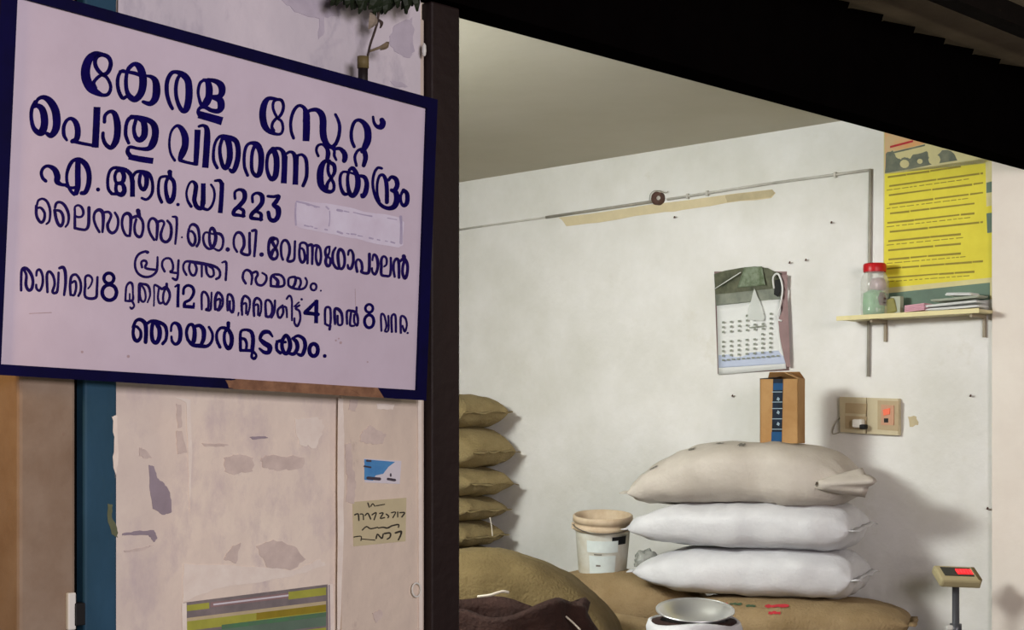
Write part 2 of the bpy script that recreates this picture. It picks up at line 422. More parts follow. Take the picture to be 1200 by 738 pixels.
# worn streaks on the pier, upper wall stains
fpatch([(404, 520), (411, 519), (413, 545), (417, 565), (415, 590), (405, 588), (407, 560), (405, 545)], 'stain', 1.0, 41, 0.012)
fpatch([(396, 466), (402, 467), (403, 520), (402, 640), (398, 738), (395, 738)], 'patchlight', 0.6, 42, 0.012)
fpatch([(425, 505), (434, 498), (440, 503), (452, 508), (448, 520), (430, 520), (421, 516)], 'stain', 1.0, 43, 0.012)
fpatch([(441, 473), (462, 474), (460, 480), (442, 479)], 'patchlight', 0.6, 44, 0.012)
fpatch([(410, 468), (420, 468), (416, 482), (408, 480)], 'stain', 0.6, 45, 0.012)
fpatch([(436, 718), (446, 714), (449, 722), (440, 730)], 'stain', 0.6, 46, 0.012)
fpatch([(330, 0), (392, 0), (400, 18), (380, 20), (379, 40), (373, 46), (374, 22), (345, 14)], 'softpatch', 1.2, 47, 0.0134)
fpatch([(462, 30), (483, 20), (486, 60), (478, 68), (462, 60), (456, 50)], 'softpatch', 2.0, 48, 0.0134)
fpatch([(457, 95), (470, 96), (478, 102), (462, 101)], 'softpatch', 0.8, 49, 0.0134)

# ------------------------------------------------------------------ the signboard
tilt = math.radians(3.5)
SN = (-I * math.cos(tilt) - Vector((0, 0, 1)) * math.sin(tilt)).normalized()     # it leans out at the top
SP = FP(245, 462, 0.062)
def SG(x, y, off=0.0): return hit(x, y, SP, SN) + SN * off


sign = empty('signboard', Vector((SG(245, 455).x, SG(245, 455).y, SG(245, 455).z)), 'large white signboard with navy border and seven rows of navy lettering beside the post', 'signboard')
W4 = [(19, -3), (499, 127), (487, 457), (-0.5, 426.5)]
O4 = [(0.5, -22), (511, 117), (497.5, 469), (-21, 438)]
slab('panel', [SG(x, y, -0.010) for x, y in O4], SN, 0.008, M['signw'], sign)
def strip(a, b, c, d, m=M['signb'], z=-0.014, th=0.020, nm='border'):
    slab(nm, [SG(*p, z) for p in (a, b, c, d)], SN, th, m, sign)
strip(O4[0], O4[1], W4[1], W4[0]); strip(O4[1], O4[2], W4[2], W4[1])
strip(O4[3], O4[0], W4[0], W4[3])
def lerp(a, b, t): return (a[0] + (b[0] - a[0]) * t, a[1] + (b[1] - a[1]) * t)
t1, t2 = 0.563, 0.905
strip(W4[3], lerp(W4[3], W4[2], t1), lerp(O4[3], O4[2], t1), O4[3])
strip(lerp(W4[3], W4[2], t2), W4[2], O4[2], lerp(O4[3], O4[2], t2))
strip(lerp(W4[3], W4[2], t1), lerp(W4[3], W4[2], t2), lerp(O4[3], O4[2], t2), lerp(O4[3], O4[2], t1), M['rust'], nm='bare_edge')
slab('paint_flake', [SG(x, y, 0.006) for x, y in rag([(262, 445), (282, 446), (286, 455), (266, 454)], 1.0, 3)], SN, 0.001, M['rust'], sign)
slab('paint_flake', [SG(x, y, 0.006) for x, y in rag([(405, 455), (425, 456), (436, 457), (420, 463)], 1.2, 5)], SN, 0.001, M['rust'], sign)


class Pen:
    def __init__(s): s.v = []; s.f = []; s.z = 0.0; s.st = []

    def poly(s, pts, plane):
        b = len(s.v); s.z += 0.000004
        s.v += [plane(x, y, s.z) for x, y in pts]; s.f.append(tuple(range(b, b + len(pts))))

    def stroke(s, p, plane, flat=False):
        q = crs(p, 5); s.z += 0.000008
        L = []; R = []; n = len(q)
        for i, (x, y, w_) in enumerate(q):
            a = q[max(i - 1, 0)]; b = q[min(i + 1, n - 1)]
            dx, dy = b[0] - a[0], b[1] - a[1]; l = math.hypot(dx, dy) or 1
            nx, ny = -dy / l * w_ / 2, dx / l * w_ / 2
            L.append((x + nx, y + ny)); R.append((x - nx, y - ny))
        b0 = len(s.v)
        for l_, r_ in zip(L, R): s.v += [plane(*l_, s.z), plane(*r_, s.z)]
        for i in range(n - 1): s.f.append((b0 + 2 * i, b0 + 2 * i + 1, b0 + 2 * i + 3, b0 + 2 * i + 2))
        if not flat:
            for x, y, w_ in (q[0], q[-1]): s.disc(x, y, w_ / 2, w_ / 2, plane)

    def disc(s, x, y, rx, ry, plane, n=10):
        s.poly([(x + rx * math.cos(2 * math.pi * k / n), y + ry * math.sin(2 * math.pi * k / n)) for k in range(n)], plane)

    def make(s, name, m, parent, stuff=False):
        org = wloc(parent)
        me = bpy.data.meshes.new(name); me.from_pydata([v - org for v in s.v], [], s.f); me.update()
        o = link(name, me, m); o.parent = parent
        if stuff: o['kind'] = 'stuff'
        return o

    def letters(s, name, m, parent):
        """every painted sign that hangs together becomes a mesh of its own"""
        g = list(range(len(s.st)))
        def find(a):
            while g[a] != a: a = g[a]
            return a
        for a in range(len(s.st)):
            for b in range(a):
                if find(a) == find(b): continue
                if any(math.hypot(p[0] - q[0], p[1] - q[1]) < (p[2] + q[2]) * 0.56 for p in s.st[a][2] for q in s.st[b][2]): g[find(a)] = find(b)
        org = wloc(parent)
        for r in sorted(set(find(a) for a in g)):
            vs = []; fs = []
            for a in range(len(g)):
                if find(a) == r:
                    (v0, v1), (f0, f1), _ = s.st[a]; k = len(vs) - v0
                    vs += [v - org for v in s.v[v0:v1]]; fs += [tuple(i + k for i in f) for f in s.f[f0:f1]]
            me = bpy.data.meshes.new(name); me.from_pydata(vs, [], fs); me.update()
            o = link(name, me, m); o.parent = parent


def row(x0, y0, sc_, pen, strokes, plane=SG, base=-0.0018, wk=1.0):
    pl = lambda x, y, z: plane(x, y, base + z)
    for st in strokes:
        k = st[0]; v0, f0 = len(pen.v), len(pen.f)
        if k == 'dot': pen.disc(x0 + st[1] / sc_, y0 + st[2] / sc_, st[3] / sc_, st[3] / sc_, pl, 14)
        elif k == 'ring':
            _, cx, cy, rx, ry, w_ = st
            pen.stroke([(x0 + (cx + rx * math.cos(a)) / sc_, y0 + (cy + ry * math.sin(a)) / sc_, w_ / sc_)
                        for a in [2 * math.pi * j / 10 for j in range(11)]], pl)
        elif k == 'flat':
            pen.stroke([(x0 + a / sc_, y0 + b / sc_, c / sc_ * wk) for a, b, c in zip(st[1::3], st[2::3], st[3::3])], pl, True)
        else:
            pen.stroke([(x0 + a / sc_, y0 + b / sc_, c / sc_ * wk) for a, b, c in zip(st[0::3], st[1::3], st[2::3])], pl)
        if k == 'dot': pth = [(x0 + st[1] / sc_, y0 + st[2] / sc_, st[3] / sc_ * 2)]
        elif k == 'ring': pth = [(x0 + (st[1] + st[3] * math.cos(j / 2)) / sc_, y0 + (st[2] + st[4] * math.sin(j / 2)) / sc_, st[5] / sc_) for j in range(13)]
        else:
            q = st[1:] if k == 'flat' else st
            pth = crs([(x0 + a / sc_, y0 + b / sc_, c / sc_) for a, b, c in zip(q[0::3], q[1::3], q[2::3])], 5)
        pen.st.append(((v0, len(pen.v)), (f0, len(pen.f)), pth))


def S(t): 
    out = []
    for ln in t.strip().split('\n'):
        tk = ln.replace(',', ' ').split()
        if not tk: continue
        if tk[0] in ('dot', 'ring', 'flat'): out.append([tk[0]] + [float(v) for v in tk[1:]])
        else: out.append([float(v) for v in tk])
    return out


pen = Pen()
row(85, 50, 9.975, pen, S('''
350 138 55 270 135 75 200 190 95 160 300 108 165 420 112 215 525 105 290 582 75 360 612 45 420 600 45 450 540 42 442 470 40 400 400 40 345 365 48 290 300 50 268 230 50 290 165 50 350 140 50 420 165 52 452 230 52 438 310 52 400 360 50 340 378 42 285 420 42 252 470 45 262 530 70
640 345 30 590 325 38 550 370 42 532 450 46 545 560 46 590 645 46 640 625 40
640 350 45 630 450 48 640 560 52 680 635 70 740 660 75 800 600 85 828 500 92 825 380 92 790 285 85 730 248 52 670 290 52 640 350 46
560 335 35 650 342 40 740 358 46 800 385 40
870 385 30 930 400 50 975 450 78 988 560 94 968 660 85 910 712 62 830 690 40'''))
row(180, 75, 9.975, pen, S('''
225 520 42 190 450 48 160 330 52 165 200 52 210 110 50 270 92 48 350 125 75 405 190 82 420 300 86 415 420 86 390 520 80 350 545 62 310 500 52 275 400 48 265 290 46 280 190 46 310 130 40
600 185 34 550 220 38 527 310 38 537 400 38 570 480 50 620 450 90 650 380 84 655 280 84 635 205 64 590 182 34
640 182 42 730 200 58 795 250 84 805 330 80 770 380 62 700 388 60
700 388 52 780 420 84 795 500 84 760 548 62 680 540 50 600 500 50 545 515 42 525 560 42 545 600 50
flat 530 588 90 680 630 92 808 668 98'''))
row(295, 105, 13.33, pen, S('''
400 150 52 280 135 66 215 200 95 182 320 108 182 450 112 215 575 105 290 655 75 400 695 50 470 680 46 495 600 46 475 500 46 410 440 46 360 350 46 338 270 46 350 190 46 400 155 50 470 165 52 503 240 52 488 340 52 440 420 50 390 450 50 340 510 50 322 580 50 345 640 64
660 755 52 625 650 52 617 500 52 650 360 56 710 268 52 770 248 52 830 290 64 860 380 108 862 500 115
flat 862 420 112 862 620 115 855 805 108'''))
row(355, 120, 9.975, pen, S('''
55 110 40 100 90 45 160 85 52 215 125 74 240 200 82 240 330 82 252 420 80 290 490 62 340 520 52 390 480 46 425 390 45 435 280 42 415 200 38 385 140 34
185 625 34 162 560 34 180 505 34 230 490 32 280 530 42 300 590 58 290 660 52
340 525 40 372 560 36 372 620 36 395 670 30
390 540 40 440 540 46 488 590 62 498 640 66 488 680 58
605 515 40 575 440 42 572 340 42 600 240 42 650 205 42 710 232 58 758 310 82 765 420 86 740 500 80 700 570 56
720 560 58 738 640 60 716 735 50
680 545 36 640 570 36 612 640 36 630 738 34
825 168 30 835 230 36 870 280 46 920 282 72 940 240 72 928 205 60'''))
pen.letters('letter', M['ink'], sign)
pen = Pen()
row(30, 105, 9.225, pen, S('''
110 165 36 140 102 38 200 82 52 270 125 78 325 220 88 342 340 88 328 435 80 280 495 62 235 475 44
110 130 42 75 200 42 66 290 42 86 400 48 130 455 62 180 458 84 208 380 82 205 280 82 180 205 72 130 172 52 90 185 40
450 545 30 420 490 42 418 400 42 450 332 38 500 312 42 550 360 62 570 450 66 555 535 62 510 558 50
520 560 36 620 583 34 730 602 34'''))
row(85, 120, 9.225, pen, S('''
flat 270 48 76 262 250 76 250 488 76
10 418 35 120 442 32 260 472 38
350 210 40 357 140 40 410 97 40 460 122 60 488 220 76 490 330 76 470 425 72 420 488 52 362 450 46 335 380 42 335 330 38
612 438 36 580 350 42 586 240 42 620 172 45 680 158 42
640 152 42 740 168 56 850 205 62 895 270 76 898 360 78 870 450 82 820 500 52 720 498 36 625 482 40 600 530 48 625 575 54
flat 612 585 62 740 612 66 878 632 66
690 190 42 668 280 42 685 370 48 730 405 62 778 360 72 785 270 72 765 200 62 720 172 46'''))
row(190, 135, 9.84, pen, S('''
150 520 34 105 440 32 88 320 30 110 190 30 170 122 36 225 150 62 268 240 82 270 350 82 238 440 82 212 500 56
210 518 42 300 545 36 400 565 38
flat 415 165 72 405 370 66 393 578 58
430 128 34 480 118 40 520 155 62 525 260 76 515 430 76
flat 524 250 76 515 430 76 502 606 76
640 605 40 600 520 40 600 400 36 625 300 36 680 242 40 770 255 58 850 290 62 880 370 62 880 480 62 855 590 62 820 648 52 788 630 40
700 268 42 672 370 42 678 480 46 710 590 52 750 598 62 783 500 72 783 380 72 760 285 72 710 252 42'''))
row(275, 150, 9.225, pen, S('''
145 510 36 112 420 36 108 300 36 130 200 36 180 162 38 250 182 66 288 270 68 292 380 64 275 485 62 240 515 48 197 470 42 187 370 40 197 260 40 222 190 42
420 230 62 370 280 42 352 380 38 362 480 42 400 550 52 443 520 64 458 420 66 455 320 66 430 240 62
430 220 36 490 222 38 530 262 52 545 330 66
flat 545 300 66 542 450 62 535 598 66
560 280 32 600 257 32 640 272 42 665 330 64
flat 667 310 64 665 450 60 660 612 62
680 300 32 730 287 32 772 330 42 785 420 42 780 530 42 745 622 40'''))
row(365, 175, 9.225, pen, S('''
200 128 42 150 130 46 112 190 68 98 280 76 108 380 72 150 438 58 210 458 42 245 430 36 245 370 36 215 310 36 187 250 36 185 180 36 200 142 40 248 170 46 255 240 42 225 300 36 182 360 36 165 415 50
390 242 28 340 247 30 315 300 36 320 400 36 355 478 42 400 480 32
412 228 32 396 300 36 400 400 42 422 480 52 460 498 52 498 430 62 508 340 62 490 260 52 450 202 46 415 222 36
380 245 26 440 255 26 500 280 32
530 285 36 580 302 46 603 370 52 590 460 58 560 508 50 545 490 32
765 205 30 720 200 32 682 260 32 667 370 32 692 500 34 750 595 40 830 636 44 900 615 62 928 540 66 915 465 58 870 440 40
740 560 26 716 480 30 716 370 30 740 288 32 780 278 36 810 340 46 820 450 46 820 570 46
840 330 36 870 297 38 918 322 52 932 390 52 900 450 52
1000 440 40 970 500 30 975 575 34 1005 608 40 1038 570 50 1038 480 48 1000 440 40'''))
pen.letters('letter', M['ink'], sign)
pen = Pen()
row(40, 175, 10.54, pen, S('''
150 390 44 110 350 44 95 280 42 130 220 42 190 207 46 260 250 72 293 330 80 290 395 74 340 432 46 400 440 44
500 555 44 450 500 40 412 400 40 412 290 42 450 185 50 500 132 46 570 128 60 645 190 72 683 300 66 678 430 66 640 525 62 590 540 50
548 150 70 545 300 74 545 450 74 525 540 62
400 450 36 460 475 40 510 470 40
dot 795 495 26'''))
row(115, 185, 10.54, pen, S('''
175 442 42 132 380 42 125 260 40 150 165 40 200 122 42 280 130 50 350 150 52 410 210 58 430 300 62
flat 430 280 62 430 480 62
232 165 42 212 230 42 232 305 42 305 298 52 325 220 60 290 155 52 232 165 42
232 310 42 225 390 46 250 440 52 300 450 66 330 400 62 308 325 52 250 315 40
175 442 40 235 445 40
435 225 42 480 172 42 560 172 50 635 202 52 673 290 42 678 400 42 650 475 40 600 513 36 545 495 34
525 210 46 515 300 46 538 370 50 575 388 50 603 320 60 600 230 60 560 182 50
790 545 44 756 460 42 750 350 38 770 250 36 830 227 36 900 240 42
870 240 46 842 320 44 848 440 52 882 538 62 928 500 62 948 380 52 935 285 52 890 240 50
890 170 56 895 235 52
dot 890 175 32
dot 992 575 22'''))
row(205, 200, 9.23, pen, S('''
180 385 36 142 320 30 130 230 26 160 140 26 200 117 32 232 160 50 225 240 50 215 320 50 245 392 50 295 400 50 308 330 58
flat 312 135 52 310 360 56
300 400 42 360 420 32 408 370 30 433 280 28 425 200 28 395 150 26
440 108 28 490 107 40 513 145 50
flat 514 130 50 508 280 50 495 458 52
655 300 32 655 230 32 705 203 34 755 232 52 755 310 52 700 380 50 650 425 46 640 470 44 700 482 36 755 490 32
742 490 42 745 430 40 690 400 30
845 338 32 845 268 32 895 241 34 945 270 52 945 348 52 890 418 50 840 463 46 830 508 44 890 520 36 945 528 32
932 528 42 935 468 40 880 438 30
1010 275 32 1070 280 36 1130 275 40 1095 340 50 1070 370 42 1120 410 62 1120 490 56 1080 538 50 1032 520 46 1015 450 42'''))
pen.letters('letter', M['ink'], sign)
pen = Pen()
row(35, 225, 12.3, pen, S('''
110 180 36 130 120 36 190 97 38 250 132 42 290 220 42 300 320 38 285 420 36 245 460 30
100 200 46 100 320 46 130 400 46 175 438 46 213 390 46 220 310 42 190 250 42 150 222 36 115 235 30
370 220 42 390 160 42 440 145 42 500 182 46 550 270 46 568 360 42 555 450 36 520 500 30
365 260 50 380 360 50 410 450 50 450 488 50 483 440 46 485 350 46 450 280 46 390 260 36
655 240 32 655 380 42 655 520 44
650 260 32 660 210 32 710 190 36 760 230 42 778 300 42 755 350 36 700 360 36 655 340 36
655 518 42 730 535 42 810 540 42 850 480 50 857 350 50 858 225 52'''), wk=1.0)
row(105, 235, 10.9, pen, S('''
130 400 36 85 320 36 60 230 36 75 150 38 130 117 48 175 160 52 180 280 42 170 400 34
190 150 36 250 146 36 280 190 36 260 250 36 235 310 42 250 380 42 295 413 42 345 380 38 370 300 36 365 220 36 330 155 34
520 450 34 470 440 36 430 360 36 420 270 36 440 190 38 490 162 46 530 200 48 530 320 42 520 450 34
530 240 32 570 210 40 630 200 42 680 260 38 690 350 38 670 440 38 635 463 42 590 420 38 580 330 36 600 240 36
625 130 62 640 195 50
830 500 36 780 420 36 757 330 36 775 250 36 820 227 38 868 280 46 870 380 42 860 500 32
880 270 36 930 257 36 958 290 32 935 360 32 915 430 42 930 500 42 980 528 42 1030 490 42 1050 400 42 1040 310 38 1000 257 34
1065 205 26 1110 212 38 1120 260 36 1115 400 34 1100 550 30
dot 1185 468 13'''), wk=1.0)
row(210, 250, 10.9, pen, S('''
130 220 30 145 160 32 190 140 42 240 180 42 260 270 38 260 360 36 230 420 34
130 200 36 117 290 36 137 370 40 180 408 42 210 360 38 205 280 36 170 230 32 130 230 30
370 240 26 330 252 30 312 310 32 330 400 36 380 450 36 430 445 32
400 215 32 390 300 36 400 390 42 430 428 46 460 380 48 473 300 48 455 220 46 425 187 44 400 215 36
350 240 26 470 270 28
480 252 36 540 272 42 568 340 34 555 430 32 510 473 32 440 440 26
dot 625 460 30
745 490 32 707 420 32 705 320 32 740 250 36 790 250 42 828 310 42 833 410 42 800 500 42 900 525 38 903 400 38 905 250 36
940 222 40 985 217 38 985 290 36 975 430 36 965 545 34
dot 1058 525 30'''), wk=1.0)
row(300, 265, 12, pen, S('''
290 175 42 230 172 62 195 220 52 182 310 42 197 400 52 240 458 52 290 448 42 310 390 38 290 320 42 250 250 50 232 200 50 290 172 40 315 220 32 290 290 38 240 350 52 222 410 50
385 470 36 362 400 38 360 270 38 395 202 38 440 207 42 475 280 44 475 380 44 450 480 42 500 493 42 543 460 38 550 340 36 555 212 34
620 260 32 650 232 36 700 240 38 730 300 38 730 520 36
625 260 36 615 380 38 630 480 42 665 508 42 695 450 42 680 350 38 650 310 32 625 320 30
740 272 42 790 262 46 800 340 42 795 530 36
810 280 36 860 270 42 905 310 38 920 420 38 905 520 38 875 538 42 850 460 38 850 370 36 865 290 34
1040 290 36 1000 300 36 980 360 42 1000 430 42 1035 370 32 1040 300 30
1000 420 42 985 500 46 1010 558 46 1045 540 42 1050 460 36 1000 420 32'''), wk=1.0)
row(380, 270, 10.9, pen, S('''
150 220 30 115 290 38 115 400 38 150 470 38 195 480 38 185 400 42 180 300 42 205 240 42 245 270 42 265 350 38 260 440 38 230 488 38 195 480 32
310 310 30 320 260 32 350 255 32 375 310 38 375 400 38 350 480 42 315 480 38 305 440 30
425 525 38 410 450 36 415 390 32 445 370 32 480 410 38 490 490 38 480 530 36 560 545 42 580 480 42 582 302 42
620 380 26 635 310 32 670 330 38 690 410 42 685 490 38 655 558 38 620 530 32 615 480 26
735 480 38 735 370 38 765 330 32 800 360 32 800 430 28 770 460 26
735 440 38 735 560 38 790 580 34 840 575 34 855 500 34 855 350 32
905 590 32 890 500 34 895 410 34 925 362 38 955 400 40 960 600 38
965 400 32 1020 362 46 1060 410 42 1070 490 38 1055 580 42 1030 608 42 1005 540 38 1010 450 38 1030 390 40
1020 330 56 1030 370 50'''), wk=1.0)
pen.letters('letter', M['ink2'], sign)
pen = Pen()
row(150, 285, 10, pen, S('''
235 105 42 200 97 32 130 130 32 92 200 30 92 290 30 130 358 32 200 393 32 280 383 32 338 330 32 350 250 30 352 162 26
170 280 32 162 220 28 200 202 32 225 230 30 212 290 32 330 310 30
435 330 30 407 270 30 412 210 28 450 177 28 500 182 30 530 240 30 530 310 30 500 335 30 590 350 30
598 200 30 592 300 30 590 380 30 570 428 34 530 410 30
690 370 30 657 310 30 657 250 28 690 212 30 780 222 42 900 242 42 1020 270 36 1078 320 32 1080 390 32 1040 418 32
730 240 30 722 300 30 750 368 32 790 368 32 810 300 32 790 240 32
870 260 30 870 390 26
920 270 36 930 350 32 970 393 30 1010 370 30 1000 300 30 960 270 32
1110 225 24 1150 217 32 1160 280 30 1150 430 30'''))
row(265, 305, 10, pen, S('''
235 270 32 202 210 32 212 140 30 250 112 32 295 140 36 310 200 32 300 280 26
310 150 32 360 132 32 375 170 32 352 220 32 372 280 32 430 290 32 473 240 32 475 180 28 430 147 26
530 300 32 532 200 32 570 167 32 640 172 32 683 220 32 683 288 32 630 308 32 530 300 32
560 190 32 610 240 42 605 300 46
735 290 30 737 220 30 770 197 30 820 202 36 812 270 36 790 310 36
820 202 30 870 217 30 880 270 30 860 320 30
735 290 30 780 323 32 880 338 30 935 310 30 953 250 26 935 207 28
ring 1030 310 34 40 28
dot 1115 355 11'''))
pen.letters('letter', M['ink2'], sign)
pen = Pen()
row(15, 300, 9.23, pen, S('''
95 370 30 95 250 30 105 145 32 150 132 36 200 190 38 223 270 34 210 350 36 175 368 36 147 310 36 152 210 32 130 155 30
260 210 26 267 160 28 300 150 32 328 220 30 325 310 30 295 373 30 262 350 28 258 310 26
380 390 28 375 290 32 375 200 32 400 167 32 440 210 32 458 300 30 435 388 32 480 390 32 495 300 28 500 180 28
510 130 32 550 122 38 573 180 38 575 300 34 560 420 28
630 420 30 625 310 32 640 220 32 690 202 30 735 270 30 740 370 30 715 430 28
640 290 26 680 272 28 690 340 28 670 418 28 640 420 26
790 330 28 790 230 28 830 210 30 865 250 24 850 310 22 820 350 20
790 300 30 790 440 32 900 450 34 915 350 30 920 228 28'''))
row(140, 315, 12, pen, S('''
90 450 32 95 330 32 107 240 32 150 192 38 188 220 38 195 330 28 190 440 40 90 450 32
150 350 24 150 430 28
190 460 36 213 520 30 180 558 36 157 540 28
275 470 30 280 330 36 282 212 30 340 212 36 400 232 42 430 290 38 435 380 28 400 470 24
300 230 32 290 350 38 310 440 38 350 460 32 375 400 30 360 300 32 320 230 32
490 520 24 495 360 24 495 232 28 540 240 36 600 280 42 660 262 50 708 330 42 708 420 38 660 498 38 622 450 34 627 340 34 660 270 32
560 280 32 547 400 32 570 480 38 620 470 32
670 210 42 670 260 40'''))
row(230, 325, 8.57, pen, S('''
60 320 22 60 170 26 90 147 26 125 200 26 125 300 26 100 323 26 145 325 26 155 250 22 158 152 20
195 320 28 195 220 32 220 152 30 263 190 28 270 270 24 235 328 26 210 320 26
200 230 26 240 217 26 245 260 24 230 310 24
320 330 26 315 250 24 325 172 26 363 190 30 380 270 28 370 348 30 342 320 26 342 240 26
430 355 20 424 385 14
465 375 24 462 250 30 490 187 28 538 220 26 540 300 22 520 375 22
470 270 24 505 262 24 505 360 24
585 385 26 582 260 30 610 207 28 653 240 26 655 330 22 640 385 22
590 280 24 625 277 24 625 375 24
705 390 30 700 250 26 730 227 26 763 270 26 765 350 26 740 393 30 705 390 28
760 400 28 788 340 26 795 232 24
860 290 26 822 330 26 827 390 26 850 403 26 878 350 26 870 282 26
850 300 20 905 300 24 915 400 20
912 215 22 940 182 22 963 220 22 965 330 22 965 430 20
1040 280 22 1002 310 26 1040 340 24 1048 420 24 1020 488 26 992 460 24 990 410 22
1035 250 18 990 290 18
dot 1062 220 13'''))
row(350, 335, 8.57, pen, S('''
270 380 24 270 240 26 295 212 26 323 240 26 320 390 24 270 380 24
320 400 30 315 435 28
370 380 26 365 300 32 370 230 30 410 240 36 438 290 30 440 380 24 400 385 24 395 300 24
490 380 24 490 260 26 530 250 30 580 270 32 600 340 26 590 398 24 562 360 24 562 290 24
530 270 24 520 388 26 560 400 22
585 215 24 585 260 22
835 450 22 832 290 22 865 300 22 885 400 22 870 453 20 905 440 22 905 300 22
940 460 24 937 310 24 975 297 24 980 460 24
1030 470 24 1030 312 24 1073 320 24 1090 390 20 1070 458 24 1047 400 20
dot 1098 472 12'''))
pen.letters('letter', M['ink2'], sign)
pen = Pen()
row(15, 300, 9.23, pen, S('''
ring 1045 240 54 56 38
ring 1050 393 78 84 42'''))
row(140, 315, 12, pen, S('''
790 250 28 830 224 36
flat 838 212 42 830 380 44 828 542 46
905 350 42 915 270 42 970 232 42 1035 262 46 1050 340 46 1000 430 42 930 470 46 918 520 50
flat 898 525 52 980 532 52 1065 538 50
1050 540 34 1054 485 34'''))
row(350, 335, 8.57, pen, S('''
185 150 30 75 262 44
70 270 42 200 285 38
flat 184 140 42 182 250 42 180 375 40
ring 713 225 38 40 28
ring 713 355 47 64 32'''))
row(150, 365, 9.23, pen, S('''
75 150 36 60 220 36 72 290 42 105 318 42 140 280 38 140 210 32 100 162 32
60 170 36 90 102 36 140 87 42 190 130 48 200 220 46 195 330 44
210 130 32 260 102 36 330 112 42 400 150 42 423 220 38 415 300 36 380 348 36
270 135 42 260 220 42 272 310 46 310 338 44 343 280 52 345 190 52 310 125 50
470 210 26 477 150 28 510 122 34 555 152 48 573 230 48 560 320 44 520 353 36 482 320 32 475 270 26
650 300 36 637 220 36 660 152 36 700 142 38 725 200 46 720 300 52 700 350 42
725 162 36 780 152 42 822 200 52 823 290 48 800 350 42
650 300 36 700 358 42 780 370 48 860 373 38 910 320 32 918 240 32 880 167 30
1000 385 36 967 310 36 967 230 32 1010 177 34 1080 190 42 1123 260 48 1123 350 48 1090 398 48 1052 340 38 1047 250 36 1070 190 36
1090 125 44 1090 180 36'''))
row(270, 365, 9.23, pen, S('''
115 420 36 112 340 36 117 220 32 170 197 32 230 220 42 250 300 46 240 420 46
115 290 32 160 300 36 180 350 32 175 410 32
115 420 32 230 425 36 283 470 28 265 508 36 235 490 32 240 450 32
460 270 22 420 222 42 360 227 50 327 290 38 370 340 56 428 380 60 420 438 50 370 440 42 320 400 26
540 312 32 507 340 36 507 410 36 545 448 38
505 320 26 600 330 32
570 300 42 562 370 42 582 440 46 620 448 46 650 380 50 640 300 46 605 257 42 570 300 42
680 290 36 720 330 46 728 400 46 690 458 42 640 450 36
690 280 26 740 262 36 798 300 42 813 380 46 780 468 42 735 460 32
ring 905 415 47 66 44
dot 1025 480 21'''))
pen.letters('letter', M['ink'], sign)
# pale patch standing in for the blurred-out place name
slab('blurred_name_patch', [SG(x, y, -0.0018) for x, y in rag([(347, 238), (351, 235), (400, 241), (440, 250), (470, 255), (474, 260), (473, 287), (468, 290), (430, 283), (395, 275), (352, 267), (346, 263)], 1.0, 7, 3)], SN, 0.0003, M['wash'], sign)
pen = Pen()
row(340, 230, 7.5, pen, S('''
55 60 14 50 150 14 55 250 16
60 45 14 130 60 18 200 80 14 260 95 10
320 90 14 340 110 18
150 72 14 175 76 20
215 92 12 235 96 12
350 130 10 352 200 8 345 260 12
480 130 12 520 138 8
180 262 10 200 268 14
500 325 10 520 330 12
600 345 10 640 352 8
860 190 10 940 205 8
840 392 10 860 396 8
420 120 22 460 128 20
560 140 10 640 160 10 720 175 14
975 180 26 980 260 20 978 410 26
130 255 14 170 265 12
220 280 12 240 282 10
310 290 14 330 295 12
420 310 18 460 325 18
540 330 14 580 335 12
700 365 16 730 372 14
770 380 12 790 385 12
890 400 14 920 410 14'''), base=-0.0014)
pen.make('blurred_lettering', M['ghost'], sign, True)
# smudges on the paint
pen = Pen()
row(0, 320, 4.44, pen, S('''
155 210 4 270 205 4
dot 430 410 7
dot 670 433 8'''))
row(250, 320, 4.44, pen, S('''
dot 640 350 5
dot 665 362 7
dot 655 340 4
dot 805 462 4
740 80 2 742 170 2'''), base=-0.0015)
pen.make('smudge', mat('grey_smudge', (180, 158, 164), 0.6, 0.2, 30), sign, True)
# stub of pipe that carries the board, two stand-off blocks behind
tube('mounting_pipe', [SG(433, 109, -0.024), SG(432, 78, -0.020)], 0.0115, M['dark'], sign, 12, False)
tube('pipe_collar', [SG(432, 79, -0.020), SG(432, 65, -0.020)], 0.0135, M['mustard'], sign, 12, False)
for xx, yy in ((60, 405), (440, 440), (70, 40), (440, 135)):
    a = SG(xx, yy, -0.010); b = a + I * ((P0 - a).dot(I) - 0.001)
    tube('stand_off', [a, b], 0.012, M['dark'], sign, 8, False)

# ------------------------------------------------------------------ leaves hung from the lintel above the sign
lv = empty('leaf_bunch', FP(440, 0, 0.09), 'bunch of dark green leaves with a dry twig hanging above the signboard by the post', 'leaves')
rnd = random.Random(11)
def leaf(a, b, wd, m, nm='leaf', parent=lv, bend=0.012):
    a = Vector(a); b = Vector(b); ax = (b - a); n = -I; s = ax.cross(n).normalized()
    vs = []; N = 6
    for i in range(N + 1):
        t = i / N; ww = wd * math.sin(math.pi * min(1, t * 0.93 + 0.05)) ** 0.8 * (1 - 0.25 * t)
        c = a + ax * t + n * bend * math.sin(math.pi * t)
        vs += [c - s * ww / 2 - n * 0.004, c + n * 0.002, c + s * ww / 2 - n * 0.004]
    fs = []
    for i in range(N):
        j = 3 * i; fs += [(j, j + 1, j + 4, j + 3), (j + 1, j + 2, j + 5, j + 4)]
    o = raw(nm, vs, fs, m, parent)
    md = o.modifiers.new('thickness', 'SOLIDIFY'); md.thickness = 0.0008
